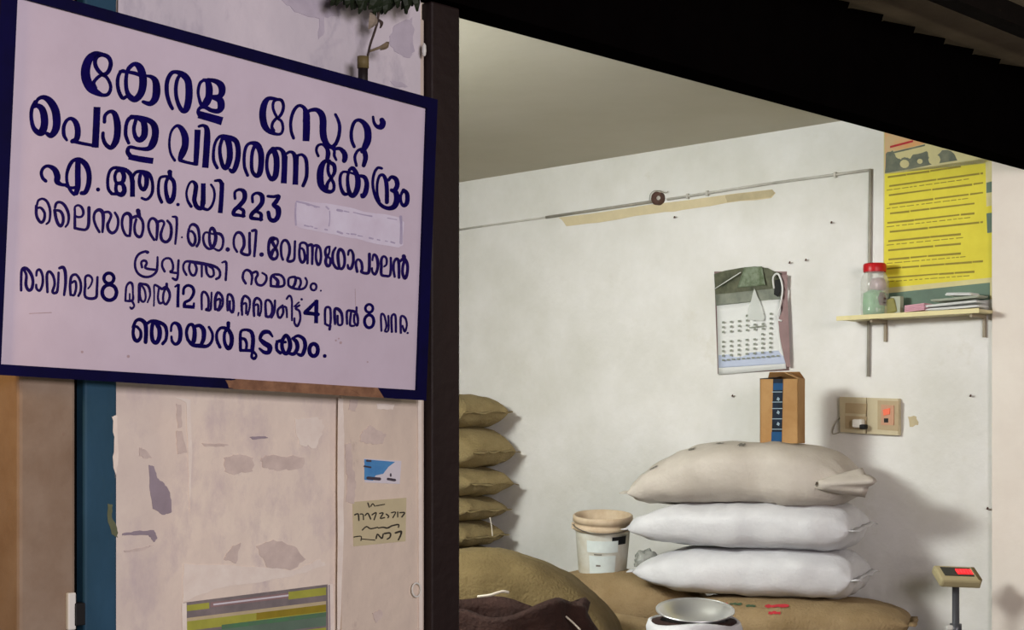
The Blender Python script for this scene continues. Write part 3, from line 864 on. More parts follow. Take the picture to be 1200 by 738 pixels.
for i in range(44):
    x0 = 396 + i * 2.0 + rnd.uniform(-3, 3)
    if x0 > 484: continue
    ln = rnd.uniform(13, 21) - (5 if x0 > 452 and x0 < 464 else 0) - (6 if x0 < 410 else 0)
    leaf(FP(x0, -12, 0.085 + rnd.uniform(-0.01, 0.012)), FP(x0 + rnd.uniform(-12, 12), -3 + ln * rnd.uniform(.7, 1.1), 0.085 + rnd.uniform(-0.01, 0.015)), rnd.uniform(.018, .04), M['leaf'])
tube('stem', [FP(396, -9, 0.085), FP(440, -8, 0.085), FP(484, -8, 0.085)], 0.004, M['twig'], lv)
tube('twig', [FP(444, 0, 0.085), FP(443, 22, 0.08), FP(440, 34, 0.08), FP(434, 52, 0.085), FP(431, 65, 0.10)], 0.0028, M['twig'], lv)
tube('twig', [FP(433, 60, 0.09), FP(444, 56, 0.09), FP(451, 52, 0.09)], 0.003, M['dryleaf'], lv)
leaf(FP(446, 58, 0.09), FP(455, 49, 0.09), 0.016, M['dryleaf'], 'dry_leaf')
leaf(FP(437, 14, 0.08), FP(433, 34, 0.08), 0.030, mat('pale_dry_leaf', (150, 138, 124), 0.8, 0.2, 20), 'dry_leaf')
leaf(FP(443, 22, 0.08), FP(446, 33, 0.08), 0.014, M['twig'], 'dry_leaf')

# small fittings on the post edge
kb = lathe('post_hook', FP(497, 66, 0.036), [(0.0, 0), (0.004, 0.002), (0.0055, 0.012), (0.005, 0.026), (0.002, 0.032), (0, 0.033)], M['metalw'], None, 12)
tag(kb, 'tiny pale knob fixed high on the dark post beside the signboard corner', 'knob')
rg = tube('wall_ring', [FP(488 + 5 * math.cos(a), 691 + 8 * math.sin(a), 0.020) for a in [2 * math.pi * i / 12 for i in range(13)]], 0.0022, M['metalw'])
tag(rg, 'small pale wire ring at the foot of the plaster edge next to the dark post', 'ring')

# ------------------------------------------------------------------ papers on the pier and wall
def FS(off):
    return lambda x, y, z=0: FP(x, y, off + z)
st = empty('sticker', FP(447, 566, 0.012), 'small blue and white printed sticker on the plaster pier above the handwritten note', 'sticker')
fslab('backing', [(426, 537), (470, 540), (468, 567), (427, 565)], M['stickerw'], 0.012, 0.0012, st)
fslab('blue_print', [(427, 538), (463, 541), (455, 547), (449, 555), (440, 557), (437, 563), (427, 562)], M['stickerb'], 0.0132, 0.0004, st)
pen = Pen()
row(410, 525, 6.15, pen, S('''
130 215 22 215 222 22
275 222 18 325 230 18
125 90 16 150 92 14
105 130 12 150 138 12
295 185 10 295 200 12'''), FS(0.0136), 0.0004)
pen.make('print', mat('dark_brown_print', (70, 62, 74), 0.6, 0.2, 30), st, True)
nt_ = empty('note', FP(443, 638, 0.012), 'yellowish handwritten paper note with black marker lines, under the blue sticker', 'note')
fslab('paper', [(413, 588), (476, 583), (475, 634), (414, 640)], M['note'], 0.012, 0.0010, nt_)
pen = Pen()
row(410, 525, 6.15, pen, S('''
130 395 10 140 425 10
150 420 9 165 400 9 180 418 9
190 415 9 250 405 9
35 480 12 60 475 12 65 520 12
75 475 10 95 478 10 98 515 10
110 485 10 130 470 12 150 510 12
160 480 11 190 465 11 175 515 11
215 470 11 240 468 11 220 505 11 250 500 11
262 475 11 280 490 11 275 500 11
300 465 10 330 462 10 310 500 10
345 460 10 345 495 10
360 465 10 395 465 12 375 495 12
90 590 10 120 565 11 150 580 11 200 570 10
205 575 10 240 570 12 270 575 14 300 560 12
300 560 12 350 550 12 350 570 10
30 640 9 80 635 9 80 665 9
90 655 8 180 662 8
190 650 12 200 620 12 230 650 12 240 620 12
250 615 14 290 612 14 290 640 12 270 655 12
330 610 16 370 600 16 365 630 14 350 660 12'''), FS(0.013), 0.0003, 0.9)
pen.make('handwriting', M['noteink'], nt_, True)
sp = empty('poster', FP(300, 738, 0), 'striped lime, grey and green printed poster low on the cream wall, its top edge slanting', 'poster')
A, B = (219, 709), (382, 689)
fslab('sheet', [(215, 706), (388, 684), (392, 800), (217, 805)], M['greyb'], 0.001, 0.0005, sp)
def band(t0, t1, y0, y1, m, nm='printed_band', z=0.0015):
    a = lerp(A, B, t0); b = lerp(A, B, t1)
    fslab(nm, [(a[0], a[1] + y0), (b[0], b[1] + y0), (b[0], b[1] + y1), (a[0], a[1] + y1)], M[m], z, 0.0004, sp)
band(0, .16, 0, 7, 'lime'); band(.17, .73, 0, 6, 'mauve'); band(.19, .73, 2, 4, 'stickerw', z=.0018); band(.73, 1, -1, 8, 'lime')
band(0, 1, 15, 19, 'beiged'); band(0, 1, 19, 30, 'lime'); band(.5, 1, 19, 27, 'yprint', z=.0018); band(.25, 1, 28, 33, 'greenp', z=.002); band(0, 1, 33, 44, 'pgreen'); band(0, 1, 46, 70, 'lime')
fslab('margin', [(384, 684), (390, 684), (393, 800), (386, 800)], M['patchlight'], 0.0015, 0.0006, sp)
fslab('margin', [(385, 685), (386.5, 685), (388, 800), (386.5, 800)], M['patch'], 0.0021, 0.0003, sp)
fslab('margin', [(213, 707), (218.5, 706), (220, 800), (214, 800)], M['patchlight'], 0.0015, 0.0006, sp)

# ------------------------------------------------------------------ on the right wall
# conduit run and the strip of old filler under it, junction box
cd = empty('conduit', WP(1018, 440, 0), 'thin grey wiring conduit running along the white wall and down to the switches', 'conduit')
tube('conduit_run', [WP(520, 271.5, 0.0065), WP(640, 254.5, 0.0065)], 0.0055, M['conduit'], cd, 8, False)
tube('conduit_run', [WP(640, 254.5, 0.0095), WP(765, 236, 0.0095)], 0.0075, M['conduitd'], cd, 8, False)
tube('conduit_run', [WP(782, 233.5, 0.0085), WP(905, 214.5, 0.0085)], 0.0065, M['conduit'], cd, 8, False)
tube('conduit_run', [WP(905, 214.5, 0.0085), WP(1020, 199, 0.0085)], 0.0065, M['conduit'], cd, 8, False)
tube('conduit_drop', [WP(1020, 198, 0.0095), WP(1019, 300, 0.0095), WP(1017.5, 441, 0.0095)], 0.0078, M['conduitd'], cd, 8, False)
for (a, b) in ((979, 205), (806, 230), (829, 226.5)): box('clip', WP(a, b, 0.010), I, U, (0, 0, 1), 0.012, 0.018, 0.026, M['conduit'], cd, 0.002)
kn = empty('junction_box', WP(773, 240, 0), 'small round dark junction box with looped wire on the conduit', 'junction box')
JT = Matrix((Vector(I), Vector((0, 0, 1)), -U)).transposed()
lathe('box', WP(773.5, 233, 0.0), [(0.033, 0), (0.033, 0.03), (0.028, 0.036), (0.012, 0.034), (0, 0.034)], M['knob'], kn, 20, JT)
lathe('screw_boss', WP(772, 232, 0.034), [(0.011, 0), (0.010, 0.006), (0, 0.007)], M['conduit'], kn, 12, JT)
tube('wire_loop', [WP(761, 238, .012), WP(762, 228, .016), WP(767, 223.5, .02), WP(773, 224, .03), WP(780, 226, .02), WP(783, 224, .01)], 0.0022, M['conduitd'], kn)
fs_ = wslab('filler_strip', rag([(655, 255), (760, 240), (905, 222), (909, 226), (904, 232), (850, 238), (800, 246), (768, 250), (700, 261), (664, 265)], 0.8, 5), M['beige'], 0.0, 0.003, wr)
wslab('filler_strip', rag([(850, 229), (905, 222), (908, 226), (903, 231), (852, 237)], 0.6, 6), M['beiged'], 0.003, 0.001, wr)
ng = 'nails in the right wall'
for xx, yy, lb in ((790, 255, 'tiny nail in the white wall below the junction box'), (974, 261, 'tiny nail in the white wall left of the vertical conduit, level with its middle'),
                   (944, 305, 'tiny nail in the white wall up to the right of the calendar'), (925, 308, 'tiny nail at the top right corner of the calendar'),
                   (858, 464, 'tiny curved nail in the wall under the calendar'), (1137, 464, 'tiny nail in the white wall right of the switch boards'), (1157, 596, 'rusty nail at the wall corner above the weighing scale display')):
    nl = tube('nail', [WP(xx, yy, 0), WP(xx, yy, 0.012), WP(xx + 0.5, yy - 1.0, 0.02)], 0.004, M['knob'], None, 8, False); tag(nl, lb, 'nail', ng)

# yellow poster
ps = empty('poster', WP(1100, 352, 0), 'large yellow printed notice with orange and grey picture at its top, above the shelf', 'poster')
wslab('sheet', [(1036, 140), (1167, 118), (1164, 350), (1035, 361)], M['pcream'], 0.0, 0.0015, ps)
wslab('picture', [(1037, 140), (1166, 118), (1165, 172), (1037, 202)], M['porange'], 0.0015, 0.0005, ps)
wslab('picture_band', [(1040, 178), (1166, 150), (1166, 190), (1037, 204)], M['pcream'], 0.002, 0.0003, ps)
wslab('picture_shade', rag([(1038, 180), (1046, 176), (1050, 184), (1056, 187), (1060, 184), (1066, 186), (1070, 181), (1086, 177), (1088, 184), (1098, 182), (1104, 176), (1112, 176), (1118, 180), (1122, 188), (1037, 203)], 0.8, 2), M['pgrey'], 0.0023, 0.0003, ps)
for i, (a, b, c) in enumerate(((1060, 192, 5), (1095, 187, 6.5), (1078, 189, 3))):
    wslab('picture_figure', [(a + c * math.cos(t) * 1.1, b + c * math.sin(t)) for t in [k * math.pi / 5 for k in range(10)]], M['pcream'], 0.0027, 0.0003, ps)
wslab('picture_stripe', [(1043, 171), (1070, 164), (1070, 166.5), (1043, 173.5)], M['redprint'], 0.0027, 0.0004, ps)
wslab('picture_stripe', [(1046, 178), (1084, 169), (1084, 171), (1046, 180)], M['pgrey'], 0.0027, 0.0004, ps)
wslab('picture_stripe', [(1048, 175), (1078, 168), (1078, 170), (1048, 177)], M['porange'], 0.0027, 0.0004, ps)
wslab('yellow_sheet', [(1037, 203), (1153, 186), (1162, 190), (1163, 325), (1042, 337), (1036, 336)], M['yellow'], 0.0015, 0.0008, ps)
wslab('side_stripe', [(1155, 190), (1166, 187), (1165, 240), (1156, 242)], M['pcream'], 0.0023, 0.0004, ps)
wslab('side_stripe', [(1156, 250), (1164, 249), (1164, 272), (1157, 273)], M['pgreen'], 0.0023, 0.0004, ps)
wslab('side_stripe', [(1156, 214), (1164, 212), (1164, 225), (1156, 226)], M['pgreen'], 0.0024, 0.0004, ps)
wslab('lower_band', [(1040, 338), (1163, 326), (1163, 331), (1040, 343)], M['pcream'], 0.0015, 0.0005, ps)
wslab('green_band', [(1036, 344), (1160, 331), (1160, 351), (1036, 362)], M['pgreen'], 0.0015, 0.0006, ps)
pen = Pen(); rnd = random.Random(8)
pl = lambda x, y, z: WP(x, y, 0.0024 + z)
for r in range(12):
    y = 207 + r * 10.7; sl = -0.145 + 0.0065 * r
    xx = 1039 + rnd.uniform(0, 6); xe = 1152 - rnd.choice([0, 0, 10, 26])
    while xx < xe:
        l = rnd.uniform(16, 60); l = min(l, xe - xx)
        y1 = y + sl * (xx - 1037); y2 = y + sl * (xx + l - 1037)
        pen.poly([(xx, y1), (xx + l, y2), (xx + l, y2 + rnd.uniform(1.6, 2.6)), (xx, y1 + 2.1)], pl)
        xx += l + rnd.uniform(0.4, 1.6)
    if r % 2: 
        y += 5.0; xx = 1039
        while xx < 1130:
            l = rnd.uniform(3, 9); y1 = y + sl * (xx - 1037); y2 = y + sl * (xx + l - 1037)
            pen.poly([(xx, y1), (xx + l, y2), (xx + l, y2 + 1.0), (xx, y1 + 1.0)], pl); xx += l + rnd.uniform(1, 3)
pen.make('print', M['yprint'], ps, True)

# calendar
cl = empty('calendar', WP(880, 440, 0), 'wall calendar with dark green picture top and white date sheet, curling at its right edge', 'calendar')
def sheet(name, px, m, off, parent, curl=None, n=10):
    """quad of pixels (tl,tr,br,bl) on the right wall as a grid, off the wall by curl(u,v)"""
    tl, tr, br, bl = px; vs = []; fs = []
    for j in range(n + 1):
        for i in range(n + 1):
            a, b = i / n, j / n
            top = lerp(tl, tr, a); bot = lerp(bl, br, a); q = lerp(top, bot, b)
            vs.append(WP(q[0], q[1], off + (curl(a, b) if curl else 0)))
    for j in range(n):
        for i in range(n): k = j * (n + 1) + i; fs.append((k, k + 1, k + n + 2, k + n + 1))
    o = raw(name, vs, fs, m, parent, True)
    md = o.modifiers.new('thickness', 'SOLIDIFY'); md.thickness = 0.0008; md.offset = -1
    return o
cf = lambda a, b: 0.006 + 0.010 * max(0, a - 0.75) * 4 * (0.3 + b) + 0.004 * math.sin(a * 5) * b
sheet('backing', [(837, 318), (922, 318), (925, 434), (841, 438)], M['mauve'], 0.001, cl)
wslab('picture', [(837, 321), (850, 317), (870, 313.5), (885, 312), (900, 314), (908, 318), (916, 320), (917, 346), (880, 351), (839, 355)], M['calpic'], 0.007, 0.0015, cl)
sheet('picture_top', [(872, 313), (893, 312), (897, 334), (864, 337)], mat('teal_green_print', (138, 150, 130), 0.5, 0.0, 30.0, rgb2=(84, 98, 68)), 0.005, cl, cf)
sheet('picture_band', [(838, 345), (916, 337), (917, 350), (839, 358)], M['calpic2'], 0.0045, cl, cf)
sheet('date_sheet', [(840, 358), (914, 350), (921, 432), (842, 439)], M['paper'], 0.004, cl, cf)
sheet('blue_footer', [(842, 416), (919, 410), (921, 426), (842, 431)], M['bluepaper'], 0.006, cl, cf)
pen = Pen()
pcal = lambda x, y, z: WP(x, y, 0.0215 + z)
for r in range(4):
    for c in range(7):
        if r == 0 and c < 3: continue
        x = 846 + c * 9.3; y = 371 + r * 5.6 - 0.08 * (x - 846)
        pen.poly([(x, y), (x + 3, y - .3), (x + 3, y + 2.2), (x, y + 2.4)], pcal)
for r in range(5):
    for c in range(7):
        if r == 0 and c < 5: continue
        x = 846 + c * 9.2; y = 394 + r * 5.4 - 0.08 * (x - 846)
        pen.poly([(x, y), (x + 3, y - .3), (x + 3, y + 2.2), (x, y + 2.4)], pcal)
pen.poly([(878, 383), (897, 381), (897, 382.5), (878, 384.5)], pcal)
for c in range(12):
    x = 846 + c * 5.8; y = 421 - 0.08 * (x - 846); pen.poly([(x, y), (x + 3.6, y), (x + 3.6, y + 1.8), (x, y + 1.8)], pcal)
dt = pen.make('dates', M['calink'], cl, True)
wslab('plastic_film', rag([(884, 338), (890, 352), (896, 372), (894, 376), (876, 374), (878, 358)], 0.6, 4), M['film'], 0.024, 0.0008, cl)
tube('string', [WP(838, 338, .026), WP(868, 319, .026)], 0.0022, M['paper'], cl, 6, False)
wslab('torn_edge', rag([(906, 322), (915, 321), (921, 340), (918, 360), (912, 376), (914, 395), (922, 430), (926, 430), (924, 370), (923, 322)], 0.8, 9), M['mauve'], 0.024, 0.001, cl)
tube('torn_curl', [WP(907, 338, .028), WP(906, 325, .034), WP(912, 321, .036), WP(917, 336, .034), WP(915, 355, .03), WP(911, 372, .03), WP(916, 376, .028)], 0.0045, M['paper'], cl)
wslab('torn_hole', [(908, 328), (914, 327), (916, 338), (912, 348), (907, 345)], M['blk'], 0.026, 0.0004, cl)

# switch boards
sb = empty('switch_board', WP(1003, 506, 0), 'beige switch board with white plug in its socket, left of the red-lit one', 'switch board')
b0 = wslab('board', [(988, 465), (1019, 466), (1018, 508), (989, 506)], M['switch'], 0.0, 0.03, sb)
wslab('panel', [(991, 472), (1016, 473), (1015, 485), (991, 484)], M['switch2'], 0.03, 0.003, sb)
wslab('socket', [(991, 487), (1016, 488), (1015, 503), (991, 502)], M['switch2'], 0.03, 0.003, sb)
box('plug', WP(1006, 496, 0.05), I, U, (0, 0, 1), 0.05, 0.035, 0.038, M['plug'], sb, 0.008)
box('plug_pin_cap', WP(1012, 500, 0.055), I, U, (0, 0, 1), 0.03, 0.03, 0.022, M['blk'], sb, 0.006)
tube('switch_wire', [WP(987, 487, .01), WP(981, 493, .012), WP(977, 501, .012), WP(976, 508, .008), WP(983, 507, .008)], 0.0028, M['conduitd'], sb)
sb2 = empty('switch_board', WP(1038, 508, 0), 'tan switch board with a glowing red indicator, right of the plugged one', 'switch board')
wslab('board', [(1019.5, 466), (1056, 467), (1056, 510), (1019.5, 508)], M['switch'], 0.0, 0.026, sb2)
p2 = wslab('panel', [(1029, 469), (1054, 470), (1053, 505), (1029, 503)], M['switch2'], 0.026, 0.004, sb2)
wslab('switch_plate', [(1033, 474), (1048, 475), (1048, 498), (1033, 498)], mat('pink_beige_plate', (196, 150, 120), 0.5, 0.1, 20), 0.03, 0.004, p2)
wslab('indicator', [(1035, 480), (1043, 478), (1043, 485), (1036, 487)], M['redlamp'], 0.034, 0.004, p2)
wslab('socket_hole', [(1036, 490), (1041, 490), (1041, 495), (1036, 495)], M['blk'], 0.034, 0.001, p2)
wslab('grime_patch', rag([(1064, 488), (1074, 488), (1076, 498), (1066, 500)], 1.2, 3), M['beiged'], 0.0, 0.0008, wr)

# ------------------------------------------------------------------ shelf and what stands on it
def shelfpt(x, y, off): return WP(x, y, off)
sh = empty('wall_shelf', WP(1070, 385, 0), 'narrow pale yellow wall shelf under the yellow notice', 'shelf')
zs = WP(1060, 367.5, 0.12).z
a = WP(985, 370, 0.12); da = (a - P0).dot(I); db = (WP(1160, 366, 0.06) - P0).dot(I)
ubox('board', UW - 0.15, UW - 0.001, db, da, zs - 0.014, zs, M['shelf'], sh, 0.003)
ubox('front_edge', UW - 0.156, UW - 0.150, db, da, zs - 0.017, zs + 0.003, mat('pale_edging', (226, 214, 160), 0.5, 0.1, 20), sh, 0.001)
for dq in (da - 0.16, db + 0.05):
    ubox('bracket', UW - 0.13, UW - 0.001, dq - 0.006, dq + 0.006, zs - 0.030, zs - 0.014, M['bracket'], sh)
    ubox('bracket', UW - 0.014, UW - 0.001, dq - 0.006, dq + 0.006, zs - 0.11, zs - 0.030, M['bracket'], sh)
def onshelf(x, off):
    p = WP(x, 360, off); return Vector((p.x, p.y, zs))
jr = onshelf(1025, 0.085)
jt = empty('jar', jr, 'clear plastic jar with red lid and green contents on the wall shelf', 'jar')
R = 0.061; H = 0.205
lathe('body', jr, [(0, 0.001), (R * .95, 0.001), (R, .012), (R, .05), (R * .96, .055), (R, .06), (R, .10), (R * .96, .105), (R, .11), (R, .15), (R * .9, .175), (R * .72, .19), (R * .70, H)], M['jar'], jt)
lathe('lid', jr + Vector((0, 0, H)), [(R * .80, -.012), (R * .82, 0), (R * .82, .020), (R * .74, .026), (0, .026)], M['redlid'], jt)
lathe('contents', jr, [(0, .004), (R * .82, .004), (R * .86, .05), (R * .8, .10), (R * .3, .118), (0, .12)], M['jargreen'], jt)
lathe('contents', jr + Vector((.018, -.030, .0)), [(0, .04), (.024, .045), (.027, .075), (.018, .10), (0, .105)], M['jarbrown'], jt, 16)
lathe('contents', jr + Vector((.012, -.012, .0)), [(0, .11), (.034, .115), (.038, .14), (.026, .165), (0, .17)], M['jarpink'], jt, 16)
pk = box('packet', onshelf(1041, 0.07) + Vector((0, 0, .038)), (0.9, -0.4, 0.25), (0.4, .9, 0), (-.25, .1, 1), 0.07, 0.03, 0.065, M['olive'], None, 0.008)
tag(pk, 'crumpled olive packet leaning on the jar, on the shelf', 'packet')
ct = box('carton', onshelf(1051, 0.05) + Vector((0, 0, .042)), I, U, (0, 0, 1), 0.050, 0.03, 0.082, M['greycard'], None, 0.002)
tag(ct, 'small upright grey carton on the shelf between the jar and the papers', 'carton')
rnd = random.Random(3)
pgp = 'papers piled on the shelf'
labs = ['pink paper bundle at the left end of the shelf pile', 'lowest white paper bundle in the shelf pile', 'white paper bundle sloping across the shelf pile',
        'topmost pale paper sheaf in the shelf pile', 'short white paper fold at the right end of the shelf', 'brownish flat paper under the shelf pile']
spec = [(1077, .08, .10, .006, .030, 'pink', .05), (1121, .075, .25, .006, .010, 'paper', .02), (1119, .07, .24, .023, .010, 'paper', .04),
        (1124, .065, .22, .045, .010, 'greycard', .03), (1128, .07, .12, .062, .012, 'paper', -.05), (1106, .06, .34, .0, .004, 'card2', 0)]
for (x, off, ln, z0, th, m, tl_), lb in zip(spec, labs):
    p = onshelf(x, off) + Vector((0, 0, z0 + th / 2 + .001 + abs(tl_) * ln * .32))
    e = empty('paper_bundle', Vector((p.x, p.y, p.z - th / 2)), lb, 'papers', pgp)
    ax = -I + Vector((0, 0, tl_))
    k = 4
    for q in range(k):
        box('sheet', p + Vector((0, 0, (q - (k - 1) / 2) * th / k)), ax + U * rnd.uniform(-.08, .08), U, Vector((0, 0, 1)) + I * tl_, ln * rnd.uniform(.9, 1), .08, th / k * .8, M[m], e)

# ------------------------------------------------------------------ raised storage platform (below the frame)
struct(ubox('floor_platform', 0.9, UW - 0.001, 0.32, 4.44, 0.0, 0.62, M['floor'], None, 0.01))

# ------------------------------------------------------------------ sacks
def sack(name, c, L, W, H, yaw, m, label, group=None, seed=0, pitch=0.0, tip=0.35, taper=2.6, ear=0.05, seam=True, roll=0.0, wr_=0.012, droop=0.0, NU=56, NV=36, nose=(0.0, 0.0), taperR=None, tipR=None):
    """c = centre of its underside; pillow with flattened sewn ends"""
    c = Vector(c); e = empty(name, c, label, 'sack', group)
    cy, sy = math.cos(yaw), math.sin(yaw); rot = Matrix.Rotation(yaw, 3, 'Z') @ Matrix.Rotation(pitch, 3, 'Y') @ Matrix.Rotation(roll, 3, 'X')
    vs = []; fs = []
    def pt(s, a):
        # s -1..1 along, a angle around
        t = abs(s)
        tp_ = taperR if (taperR and s > 0) else taper
        endf = (1 - t ** tp_) ** 0.55 if t < 1 else 0.0
        hh = H / 2 * max(endf, 0.0) + 0.004
        ww = W / 2 * (0.72 + 0.28 * (1 - t ** 3.5)) * (1 - (0.16 * max(0, t - .9) * 10 if ear == 0 else 0))
        ww *= 1 + ear * max(0, (t - 0.86) / 0.14)
        ca, sa = math.cos(a), math.sin(a)
        px = L / 2 * s
        py = ww * math.copysign(abs(ca) ** 0.72, ca)
        pz = hh * math.copysign(abs(sa) ** (0.78 if sa > 0 else 0.62), sa)
        mid = H / 2 * (1 - (1 - 2 * (tipR if (tipR is not None and s > 0) else tip)) * t ** 2.2)
        n = noise.noise(Vector((px * 5 + seed * 7.3, py * 5, pz * 5 + seed)))
        n2 = noise.noise(Vector((px * 14 + seed, py * 14 + seed * 3.1, pz * 10)))
        k = 1 + (n * 0.10 + n2 * 0.035)
        fold = (math.sin(py * 55 + seed * 2 + n * 4) * max(0, (t - 0.5)) * 1.6 + 0.22 * math.sin(px * 26 + py * 22 + n * 9 + seed)) * wr_
        v = Vector((px, py * k, (pz * k) + fold * 0.5))
        v.z += mid - droop * t * t + (nose[0] if s < 0 else nose[1]) * t ** 2
        return v
    for i in range(NU + 1):
        s = math.sin((-1 + 2 * i / NU) * math.pi / 2) * 0.55 + (-1 + 2 * i / NU) * 0.45
        for j in range(NV): vs.append(c + rot @ pt(s, 2 * math.pi * j / NV))
    for i in range(NU):
        for j in range(NV):
            fs.append((i * NV + j, i * NV + (j + 1) % NV, (i + 1) * NV + (j + 1) % NV, (i + 1) * NV + j))
    fs.append(tuple(range(NV))); fs.append(tuple(range(NU * NV, NU * NV + NV)))
    raw('body', vs, fs, m, e, True)
    if seam:
        for s in (-1, 1):
            q = [pt(s, a) for a in (0.02, math.pi - 0.02)]
            pts = [lerp3(q[0], q[1], k / 8) for k in range(9)]
            rr = random.Random(seed + s)
            A_ = [c + rot @ (p + Vector((0, 0, rr.uniform(-.004, .004)))) for p in pts]
            B_ = [c + rot @ (p + Vector((s * (0.028 + rr.uniform(0, .008)), 0, rr.uniform(-.010, .006)))) for p in pts]
            o = raw('hem', A_ + B_, [(k, k + 1, 10 + k, 9 + k) for k in range(8)], m, e, True)
            md = o.modifiers.new('thickness', 'SOLIDIFY'); md.thickness = 0.004; md.offset = 0
    def surf(s, a, lift=0.003):
        p = pt(s, a); q = pt(s, a + 0.02) - pt(s, a - 0.02); r = pt(s + 0.01, a) - pt(s - 0.01, a)
        n = q.cross(r).normalized()
        ctr = pt(s, a) - Vector((p.x, 0, H / 2))
        if n.dot(ctr) < 0: n = -n
        return c + rot @ (p + n * lift)
    return e, surf


def lerp3(a, b, t): return a + (b - a) * t


def patch_on(e, surf, s0, s1, a0, a1, m, name='print', rag_=0.25, seed=1, n=6):
    """flat ink mark that follows the sack's surface"""
    rr = random.Random(seed); vs = []; fs = []
    for i in range(n + 1):
        t = i / n; e0 = rr.uniform(0, rag_) * (a1 - a0) * .5; e1 = rr.uniform(0, rag_) * (a1 - a0) * .5
        for j in range(4): vs.append(surf(s0 + (s1 - s0) * t, a0 + e0 + (a1 - e1 - a0 - e0) * j / 3))
    for i in range(n):
        for j in range(3): k = i * 4 + j; fs.append((k, k + 1, k + 5, k + 4))
    return raw(name, vs, fs, m, next(ch for ch in e.children if ch.name.startswith('body')))


yaw = math.radians(-26)
A3 = math.radians
gW = 'woven plastic sacks piled against the right wall'
cx = 1.020; cyy = 6.70
def side(e, s, s0, s1, f0, f1, m, seed=1, name='print'):
    """mark on the side that faces the street; f = 0 at the widest line, 1 on top"""
    patch_on(e, s, s0, s1, A3(180 + 0 - 90 * f1), A3(180 - 90 * f0), m, name, 0.7, seed, 7)
# bottom printed jute sack
e1, s1 = sack('jute_sack', (1.195, 6.54, 0.621), 1.00, 0.56, 0.200, math.radians(-16), M['burlap2'], 'jute sack with red and green print at the bottom of the white pile', 'jute sacks', 3, tip=.55, tipR=.55)
side(e1, s1, -.62, -.48, .40, .64, M['redprint'], 1)
side(e1, s1, -.57, -.53, .28, .42, M['redprint'], 14)
side(e1, s1, -.16, .04, .42, .56, M['redprint'], 2)
side(e1, s1, -.12, -.02, .24, .34, M['redprint'], 3)
side(e1, s1, -.92, -.84, .35, .60, M['greenprint'], 4)
side(e1, s1, -.46, -.36, .50, .62, M['greenprint'], 5)
side(e1, s1, -.32, -.24, .44, .56, M['greenprint'], 6)
e2, s2 = sack('rice_sack', (cx + .035, cyy - .01, 0.822), 0.97, 0.53, 0.206, yaw, M['poly'], 'clean white woven sack, lowest of the three pale ones in the pile', gW, 5, tip=.42, wr_=.02, taperR=11, tipR=.46, ear=0.02)
e3, s3 = sack('rice_sack', (cx + .02, cyy, 1.026), 0.99, 0.53, 0.198, yaw, M['poly'], 'clean white woven sack in the pile, directly under the soiled top sack', gW, 8, tip=.40, wr_=.02, taperR=11, tipR=.50, ear=0.02)
e4, s4 = sack('rice_sack', (cx + .015, cyy, 1.220), 0.98, 0.54, 0.262, yaw, M['poly2'], 'soiled beige-white sack on top of the pile, under the cardboard box', gW, 11, tip=.16, wr_=.02, taperR=5, tipR=.34, ear=0.02)
side(e4, s4, -.42, -.36, .52, .70, M['greyprint'], 8)
side(e4, s4, .04, .10, .55, .72, M['greyprint'], 9)
side(e4, s4, -.78, -.70, .36, .48, M['greyprint'], 10)
side(e4, s4, -.20, -.14, .72, .84, M['greyprint'], 12)
side(e4, s4, .34, .56, .86, .90, M['greyprint'], 13)
# loose gathered mouth of the top sack
def mouth(parent, c, ax, up, w_, l_, m, seed):
    ax = Vector(ax).normalized(); up = Vector(up).normalized(); sd = ax.cross(up).normalized(); c = Vector(c)
    vs = []; fs = []; NA, NB = 8, 28
    for i in range(NA + 1):
        t = i / NA
        for j in range(NB):
            a = 2 * math.pi * j / NB
            r = (0.30 + 1.0 * t ** 0.8) * (1 + 0.16 * math.sin(5 * a + seed) * t + 0.08 * math.sin(9 * a + seed * 2) * t)
            fl = 0.60 - 0.1 * t
            vs.append(c + ax * (l_ * t + 0.012 * math.sin(3 * a + seed) * t) + sd * math.cos(a) * r * w_ / 2 + up * math.sin(a) * r * fl * w_ / 2)
    for i in range(NA):
        for j in range(NB): fs.append((i * NB + j, i * NB + (j + 1) % NB, (i + 1) * NB + (j + 1) % NB, (i + 1) * NB + j))
    o = raw('mouth', vs, fs, m, parent, True)
    md = o.modifiers.new('thickness', 'SOLIDIFY'); md.thickness = 0.003
mouth(e4, YP(957, 568, 6.30), (0.97, 0.14, 0.02), (0, 0.1, 1), 0.165, 0.20, M['poly2'], 1)
for (e_, yy, sd_) in ((e2, 657, 2), (e3, 606, 3)):
    pass

# jute sack under the pail and neighbours
gJ = 'jute sacks'
e5, s5 = sack('jute_sack', YP(722, 500, 7.08) - Vector((0, 0, EYE - 0.621)), 0.84, 0.52, 0.255, math.radians(-8), M['burlap2'], 'plump tan jute sack lying under the white pail', gJ, 21, tip=.45)
e6, s6 = sack('jute_sack', (0.26, 6.18, 0.621), 0.80, 0.42, 0.17, math.radians(-14), M['burlap2'], 'low tan jute sack between the dark open sack and the white open bag', gJ, 22, tip=.45)
